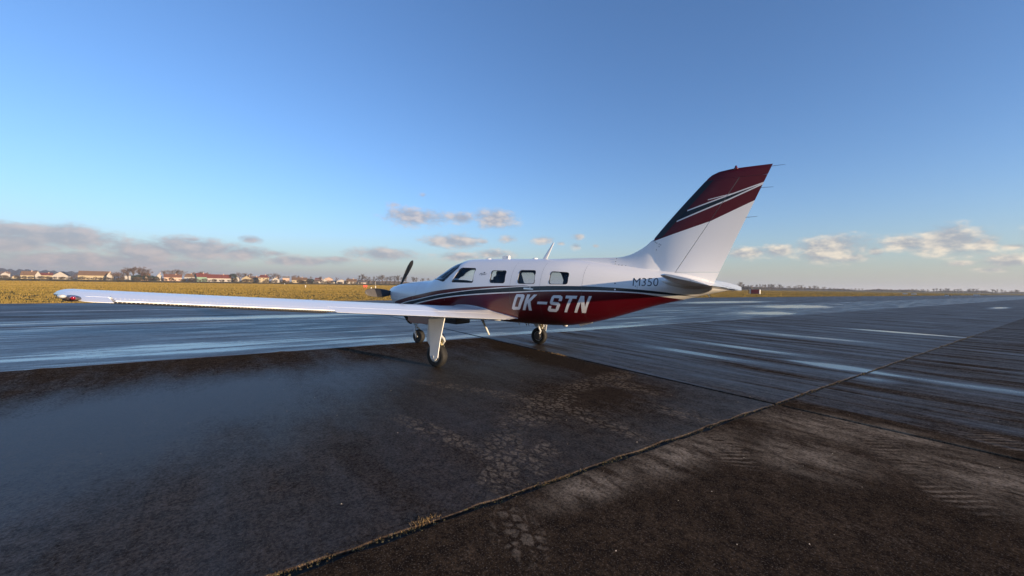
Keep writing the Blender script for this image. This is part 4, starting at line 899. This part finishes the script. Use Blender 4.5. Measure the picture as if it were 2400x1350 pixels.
house(47, 84, 635.5, 645, 'long', 'cream', 'brown', 'long brown-roofed house joined to a tall white gable', turn=-.25)
house(82, 96, 635, 645, 'gable', 'white', 'brown', 'tall white gable end standing against a brown roof', z=476, nwin=1, chim=False)
house(95, 124, 639.5, 645, 'long', 'cream', 'red', 'low house with a red roof and a pale chimney', z=500)
house(122, 160, 636.5, 646, 'gable', 'white', 'dark', 'white gabled house with a dark blue-black roof', turn=-.3, chim=False)
house(182, 258, 635.5, 645.5, 'long', 'cream', 'brown', 'very long barn with cream walls under a brown roof', turn=-.2, nwin=6, dep=11, chim=False)
house(250, 262, 638, 646, 'gable', 'white', 'brown', 'white gable end at the end of the long barn', z=474, nwin=1)
house(330, 352, 641, 648, 'long', 'pink', 'rust', 'rust-roofed house half hidden by dark conifers', z=520)
house(366, 380, 640.5, 648, 'gable', 'white', 'brown', 'narrow white gable between conifers and bare trees', z=500, nwin=1)
house(384, 426, 643, 650, 'long', 'pink', 'rust', 'rust-roofed farmhouse behind bare trees', z=500)
house(432, 456, 641.5, 649, 'long', 'grey', 'brown', 'grey house with a brown hipped roof', z=520, hip=True)
house(461, 487, 640.5, 649, 'long', 'green', 'red', 'pale green house with a red roof', turn=.2, nwin=2)
house(486, 542, 643.5, 652, 'long', 'white', 'red', 'long white house under a long red roof', nwin=5, z=490)
house(566, 590, 646.5, 653, 'gable', 'cream', 'brown', 'cream gabled house with a brown roof', nwin=2, turn=-.3)
house(588, 608, 648, 655, 'long', 'cream', 'brown', 'low brown-roofed wing beside the two-storey cream house', z=500)
house(606, 630, 644.5, 650.5, 'long', 'cream', 'red', 'two-storey cream house with a red hipped roof', hip=True, two=True, nwin=3)
house(637, 655, 650, 656, 'gable', 'white', 'brown', 'small white gabled house beside a dark shrub', nwin=1)
house(684, 720, 650.5, 656.5, 'long', 'cream', 'brown', 'long cream bungalow with a brown roof', nwin=4)
house(735, 754, 656, 659, 'long', 'white', 'brown', 'low white building next to dark shrubs', chim=False, nwin=2)
house(756, 766, 652.5, 657, 'gable', 'white', 'rust', 'narrow white house with a rust roof', nwin=1, z=520)
house(776, 791, 658, 660.5, 'long', 'white', 'grey', 'flat white shed joined to a white gable', chim=False, nwin=1)
house(789, 812, 654.5, 659, 'gable', 'white', 'brown', 'wide white gable with a shallow roof', nwin=2, chim=False)
house(812, 836, 654, 660, 'long', 'white', 'brown', 'brown-roofed house at the end of the village', nwin=2)
house(840, 858, 659.5, 661.5, 'long', 'white', 'grey', 'last flat white shed of the village by the bare tree row', chim=False, nwin=1)
for i, px in enumerate((10, 60, 255, 300, 415, 520, 555, 670, 700, 745, 770)):          # roofs deeper in the village
    y = horizon_y(px) - rng.uniform(8, 13); wn, rn = ['white', 'pink', 'cream'][i % 3], ['rust', 'red', 'brown', 'grey'][i % 4]; house(px - 8, px + rng.uniform(5, 12), y, y + 4, 'long' if i % 2 else 'gable', wn, rn,
          f'distant {wn}-walled house with a {rn} roof showing above the village gardens', z=760 + 20 * i, turn=rng.uniform(-.4, .4), nwin=2)

NEAR = [(13, 'the hillside house'), (33, 'the little cream shed'), (65, 'the long brown-roofed house'), (89, 'the tall white gable'), (110, 'the low red-roofed house'), (141, 'the dark-roofed gabled house'),
        (200, 'the very long cream barn'), (256, 'the gable end of the long barn'), (341, 'the rust-roofed house among conifers'), (373, 'the narrow white gable'), (405, 'the rust-roofed farmhouse'), (444, 'the grey hipped-roof house'),
        (474, 'the pale green house'), (514, 'the long white house with red roof'), (578, 'the cream gabled house'), (598, 'the low brown-roofed wing'), (618, 'the two-storey cream house'), (646, 'the small white gabled house'),
        (702, 'the long cream bungalow'), (744, 'the low white building'), (761, 'the narrow rust-roofed house'), (783, 'the flat white shed'), (800, 'the wide white gable'), (824, 'the brown-roofed end house'), (849, 'the last white shed')]
def near(px): return min(NEAR, key=lambda q: abs(q[0] - px))[1]
def bare_tree(seed, spread=.30, twig=1.0, upright=0.0):
    r_ = random.Random(seed); tr, cr = MB(), MB()
    def prism(mb, a, b, ra, rb):
        d = (b - a).normalized(); u = d.orthogonal().normalized(); v = d.cross(u)
        mb.add([a + (u * math.cos(k * 2.094) + v * math.sin(k * 2.094)) * ra for k in range(3)] + [b + (u * math.cos(k * 2.094) + v * math.sin(k * 2.094)) * rb for k in range(3)], [(0, 1, 4, 3), (1, 2, 5, 4), (2, 0, 3, 5)])
    def grow(p, d, L, r0_, lv):
        q = p + d * L; prism(tr if lv < 2 else cr, p, q, r0_, r0_ * .6)
        if lv == 5: return
        for _ in range(r_.choice((2, 3, 3)) if lv < 4 else 3):
            nd = (d + Vector((r_.gauss(0, 1), r_.gauss(0, 1), r_.gauss(.18 + upright, .55))) * (.42 + .05 * lv) * (1 - .55 * upright)).normalized()
            grow(p.lerp(q, r_.uniform(.55, 1)), nd, L * r_.uniform(.60, .80), max(r0_ * .55, .0030 * twig), lv + 1)
    prism(tr, Vector((0, 0, -.02)), Vector((0, 0, .20)), .026, .020)
    for _ in range(5): grow(Vector((0, 0, r_.uniform(.14, .34))), Vector((r_.gauss(0, spread), r_.gauss(0, spread), 1)).normalized(), r_.uniform(.17, .25), .016, 1)
    grow(Vector((0, 0, .2)), Vector((r_.gauss(0, .08), 0, 1)).normalized(), .24, .019, 1)
    hmax = max(v.z for v in cr.v)
    for mb in (tr, cr): mb.v = [v / hmax for v in mb.v]
    return tr, cr
MAT['bark'] = simple('bark', (.085, .062, .045), .9, var=.3, scale=.5); MAT['twig'] = simple('twigs', (.150, .095, .062), .9, var=.35, scale=.25); MAT['twig2'] = simple('grey_twigs', (.135, .110, .088), .9, var=.3, scale=.2)
def to_me(mb, name, mat): me = bpy.data.meshes.new(name); me.from_pydata([tuple(v) for v in mb.v], [], mb.f); me.materials.append(mat); return me
TREES = []
for s_, sp, upr in ((1, .42, 0), (2, .5, 0), (3, .36, .1), (4, .46, 0)): a, b = bare_tree(s_, sp, 1.0, upr); TREES.append((to_me(a, 'trunk', MAT['bark']), to_me(b, 'crown', MAT['twig']), to_me(b, 'crown', MAT['twig2'])))
POP = bare_tree(9, .10, 1.0, .9); POPM = (to_me(POP[0], 'trunk', MAT['bark']), to_me(POP[1], 'crown', MAT['twig2']))
def leafy(seed, n=900, cone=False):
    g = np.random.default_rng(seed); mb = MB()
    for _ in range(n):
        d = Vector(g.normal(size=3)).normalized() * (g.uniform(.4, 1) ** .6); c = Vector((d.x * .42, d.y * .42, .5 + d.z * .48))
        if cone: c.x *= 1.1 * (1.05 - c.z); c.y *= 1.1 * (1.05 - c.z)
        u = Vector(g.normal(size=3)).normalized() * g.uniform(.03, .06); v = u.orthogonal() * g.uniform(.5, 1)
        mb.add([c - u, c + v * .6, c + u, c - v * .6], [(0, 1, 2, 3)])
    return mb
MAT['ever'] = simple('evergreen', (.036, .050, .022), .85, var=.5, scale=.6); MAT['scrub'] = simple('brown_scrub', (.120, .085, .050), .9, var=.4, scale=.5)
EVER = [to_me(leafy(s_), 'crown', MAT['ever']) for s_ in (1, 2)]; SCRUB = [to_me(leafy(s_, 700), 'shrub', MAT['scrub']) for s_ in (5, 6)]
STUB = to_me(MB().tube([(0, 0, -.02), (0, 0, .45)], [.05, .03], 6), 'trunk', MAT['bark'])
def put(me, name, p, h, wf=1.0, parent=None, rz=None):
    o = bpy.data.objects.new(name, me); COL.objects.link(o)
    if parent is not None: o.parent = parent
    else: o.location = p; o.rotation_euler = (0, 0, rng.uniform(0, 6.28)); o.scale = (h * wf, h * wf, h)
    return o
def tree(px, py, z, label, group, kind='bare', wf=1.0, grey=False, parts=True):
    p = depth_pt(px, z); h = h_at(px, py, z); nm = {'bare': 'bare_tree', 'poplar': 'poplar_tree', 'ever': 'evergreen_tree'}[kind]
    o = empty(nm, p, rng.uniform(0, 6.28)); o.scale = (h * wf, h * wf, h); tag(o, label, 'tree', group)
    if kind == 'ever': a, b = STUB, EVER[rng.integers(2)]
    elif kind == 'poplar': a, b = POPM
    else: q = TREES[rng.integers(4)]; a, b = q[0], q[2 if grey else 1]
    put(a, 'trunk', None, 1, parent=o); put(b, 'crown', None, 1, parent=o)
for px, py in ((288, 629), (300, 626), (312, 624), (326, 624), (338, 627), (348, 631)): tree(px, py, 470 + rng.uniform(0, 40), 'tall bare reddish-brown tree in the clump beside the dark conifers', 'tall bare clump by the conifers', wf=1.2)
for px, py in ((388, 632), (400, 632), (413, 630), (424, 632)): tree(px, py, 540, 'bare tree behind the rust-roofed farmhouse', 'bare trees behind the farmhouse', wf=1.2)
for px, py in ((456, 637), (472, 635), (485, 637), (562, 638), (575, 639), (586, 640), (628, 641), (641, 639), (652, 643), (690, 644), (700, 645), (728, 647), (790, 649), (752, 647), (815, 650), (232, 636), (268, 640), (278, 637), (176, 641), (170, 645)):
    tree(px, py, 530, f'bare brown tree standing by {near(px)}', 'bare trees among the village houses', wf=1.05)
for px, py in [(842, 644), (848, 641), (857, 646), (866, 648), (876, 647), (888, 645), (896, 643), (905, 648), (914, 646), (925, 645), (934, 644), (942, 648), (952, 647), (968, 648), (976, 649), (990, 651), (1004, 651)]:
    tree(px, py, 560, 'bare tree in the row past the end of the village', 'bare tree row past the village', grey=True)
for px, py in ((314, 645), (324, 643), (334, 646), (344, 644), (356, 645), (366, 647)): tree(px, py, 460, 'dark green conifer in the thicket before rust roofs', 'conifers before the rust roofs', 'ever', 1.1)
tree(546, 640, 500, 'round dark evergreen tree beside the long red roof', None, 'ever', 1.0)
for px, py in ((724, 653), (731, 653)): tree(px, py, 470, 'dark evergreen between the cream bungalow and white shed', 'evergreens by the bungalow', 'ever', 1.1)
def shrub(px, z, h, lab, grp, wf): o = put(SCRUB[rng.integers(2)], 'shrub', depth_pt(px, z), h, wf); tag(o, lab, 'shrub', grp)
for i in range(96): px = -60 + 900 * i / 95 + rng.uniform(-5, 5); shrub(px, rng.uniform(415, 470), rng.uniform(1.6, 4.2), f'brown leafless shrub in front of {near(px)}', 'garden shrubs before the village', rng.uniform(1.2, 2.2))
RT = 'bare trees along the far edge of the airfield'
for i in range(72):
    px = 1738 + 680 * i / 71 + rng.uniform(-5, 5); k = (px - 1740) / 660
    hp = float(pchip([1730, 1760, 1830, 1900, 1960, 2080, 2180, 2240, 2300, 2420], [16, 14, 12, 10.5, 6.5, 5, 8.5, 9.5, 8.5, 9], px)) * rng.uniform(.65, 1.1)
    tree(px, horizon_y(px) - hp, 640 + 180 * (1 - abs(px - 2090) / 350) * (1 if abs(px - 2090) < 350 else 0), 'grey bare tree in the long row edging the far grass', RT, grey=True, wf=1.15)
for px, py in ((1781, 664.5), (1794, 665.5), (1801, 665), (1812, 667)): tree(px, py, 700, 'slim upright poplar rising above the bare tree row', 'slim poplars in the far tree row', 'poplar', .8)
# the mass of the distant wood, one band that reads as a whole
def wood_band(name, cols, z, hgt, mat, label, n_per=10, jit=.3):
    g = np.random.default_rng(21); mb = MB()
    for px in np.arange(cols[0], cols[1], 1.2):
        for _ in range(n_per):
            q = depth_pt(px + g.uniform(-1, 1), z * g.uniform(.96, 1.06)); h = hgt(px) * z / FPX * g.uniform(1 - jit, 1.0); w_ = z / FPX * g.uniform(.5, 1.6)
            d = Vector((q.x - CAM[0], q.y - CAM[1], 0)).normalized(); s = Vector((-d.y, d.x, 0)) * w_; k = d * g.uniform(-w_, w_)
            mb.add([q - s - Vector((0, 0, .5)), q + s + k - Vector((0, 0, .5)), q + s * g.uniform(.2, .6) + Vector((0, 0, h * g.uniform(.7, 1))), q - s * .4 + k + Vector((0, 0, h))], [(0, 1, 2, 3)])
    me = to_me(mb, name, mat); o = bpy.data.objects.new(name, me); COL.objects.link(o); tag(o, label, 'woodland', kind='stuff')
MAT['wood'] = simple('bare_wood', (.105, .080, .062), .95, var=.35, scale=.05)
wood_band('distant_wood', (820, 2480), 950, lambda px: 4.6 + 2.2 * math.sin(px * .021) * math.sin(px * .057) + (2.0 if px < 1100 else 0) + (2.5 if 1700 < px < 1880 else 0), MAT['wood'], 'far low band of leafless woodland on the horizon', 7)
def hill(name, cols, z, top, mat, label):
    vv, ff = [], []; xs = np.arange(cols[0], cols[1], 4.0)
    for i, px in enumerate(xs):
        q = depth_pt(px, z); q2 = depth_pt(px, z * 1.35); h = top(px) * z / FPX; n_ = h * .07 * (math.sin(px * .31) + math.sin(px * .117 + 1) + rng.uniform(-.6, .6))
        q0 = depth_pt(px, z * .82)
        vv += [(q0.x, q0.y, -1), ((q0.x + q.x) / 2, (q0.y + q.y) / 2, h * .55 + n_), (q.x, q.y, h + n_), (q2.x, q2.y, h * .6), (q2.x * 1.05, q2.y * 1.05, -1)]
    for i in range(len(xs) - 1):
        for k in range(4): ff.append((5 * i + k, 5 * i + 5 + k, 5 * i + 6 + k, 5 * i + 1 + k))
    o = mesh(name, vv, ff, mat, fix=True); tag(o, label, kind='structure'); return o
MAT['hillwood'] = simple('wooded_hill', (.080, .058, .042), .95, var=.45, scale=.03)
hill('hill', (-420, 430), 1500, lambda px: float(pchip([-420, 0, 60, 150, 260, 340, 430], [20, 20, 18.5, 16, 13, 7, .3], px)), MAT['hillwood'], 'wooded hill behind the village')

# ------------------------------------------------------------------ airfield markers
MAT['mred'] = simple('marker_red', (.36, .022, .022), .5, var=.15); MAT['mwhite'] = simple('marker_white', (.72, .70, .66), .5, var=.1); MAT['morange'] = simple('marker_orange', (.60, .09, .05), .5)
def box_part(name, c, d, mat, parent): o = MB().box(c, d).build(name, mat, parent); bv = o.modifiers.new('edge', 'BEVEL'); bv.width = min(d) * .12; bv.segments = 1; return o
p = ground_at(1768, 688.6); d = Vector((p.x - CAM[0], p.y - CAM[1], 0)); mk = empty('airfield_marker', (p.x, p.y, -.1), math.atan2(-d.x, d.y) - .35); tag(mk, 'dark red airfield marker box with white ends on the far grass', 'marker')
box_part('panel', (.25, 0, .75), (2.3, .5, 1.25), MAT['mred'], mk); box_part('end_board', (1.52, 0, .72), (.22, .62, 1.45), MAT['mwhite'], mk); box_part('end_board', (-1.1, .1, .72), (.30, .62, 1.45), MAT['mwhite'], mk)
box_part('post', (-1.75, .3, .72), (.16, .16, 1.45), simple('post_wood', (.12, .08, .05), .8), mk); box_part('footing', (.2, 0, .08), (2.6, .6, .16), MAT['road'], mk); box_part('cap_board', (.25, 0, 1.42), (2.5, .6, .08), MAT['mred'], mk)
for px, py, w_, lab in ((2121, 689.0, 7, 'white marker board lying on the far grass, first of two close together'), (2142, 689.6, 8, 'white marker board beside its twin on the far grass'), (2219, 693.0, 5, 'white marker board with a grey block next to it'), (2289, 692.3, 8, 'lone white marker board near the tree row')):
    p = ground_at(px, py + 1.0); D = (p - Vector(CAM)).length; d = Vector((p.x - CAM[0], p.y - CAM[1], 0)); k = D / FPX * .85
    mk = empty('marker_board', (p.x, p.y, -.1), math.atan2(-d.x, d.y)); tag(mk, lab, 'marker'); ww = w_ * k
    box_part('board', (0, 0, .35 * 2.4 * k + .12), (ww, .12, 2.4 * k), MAT['mwhite'], mk); box_part('foot', (-ww * .3, 0, .12), (.12, .3, .3), MAT['road'], mk); box_part('foot', (ww * .3, 0, .12), (.12, .3, .3), MAT['road'], mk)
    if w_ == 5: box_part('block', (ww * .9, .2, .25), (ww * .5, .3, 1.6 * k), MAT['road'], mk)
p = ground_at(856, 675.0); d = Vector((p.x - CAM[0], p.y - CAM[1], 0)); mk = empty('airfield_marker', (p.x, p.y, -.1), math.atan2(-d.x, d.y)); tag(mk, 'orange-red airfield marker frame standing on two legs in the grass', 'marker')
box_part('board', (0, 0, .72), (1.2, .06, .45), MAT['morange'], mk); box_part('leg', (-.30, 0, .30), (.22, .06, .62), MAT['morange'], mk); box_part('leg', (.30, 0, .30), (.22, .06, .62), MAT['morange'], mk)
for px, py, h in ((133, 658.5, .45), (667, 667.0, .45), (716, 674.0, .40), (870, 679.5, .40), (880, 678.5, .55)):
    p = ground_at(px, py); mk = empty('edge_light', (p.x, p.y, -.1)); tag(mk, 'small white edge light standing in the airfield grass', 'light', 'edge lights in the grass')
    MB().lathe([(0, .16), (.05, .16), (.06, .05), (h, .045)], (0, 0, 1), (0, 0, 0), 10).build('stand', MAT['mwhite'], mk); MB().lathe([(h, .13), (h + .18, .14), (h + .30, .08), (h + .32, .01)], (0, 0, 1), (0, 0, 0), 12).build('lamp_head', MAT['mwhite'], mk, True)
p = ground_at(870, 679.5); mp = empty('mast', (p.x + .6, p.y + .6, -.1)); tag(mp, 'thin pale mast standing in the airfield grass', 'mast'); MB().tube([(0, 0, 0), (0, 0, 1.9)], .02, 6).build('pole', MAT['mwhite'], mp); MB().box((0, 0, .05), (.3, .3, .1)).build('base', MAT['road'], mp)

# ------------------------------------------------------------------ thin winter air over the whole airfield
m_ = bpy.data.materials.new('thin_haze'); m_.use_nodes = True; t = NT(m_.node_tree); t.n.clear()
pv = t.node('ShaderNodeVolumePrincipled', {'Color': (.82, .86, .92, 1), 'Density': 0.00020, 'Anisotropy': 0.2}); t.l.new(pv.outputs[0], t.node('ShaderNodeOutputMaterial').inputs['Volume'])
hb = MB().box((0, 0, 24), (18400, 18400, 52)).build('haze', m_); tag(hb, 'thin pale haze over the distant fields', 'haze', kind='stuff')
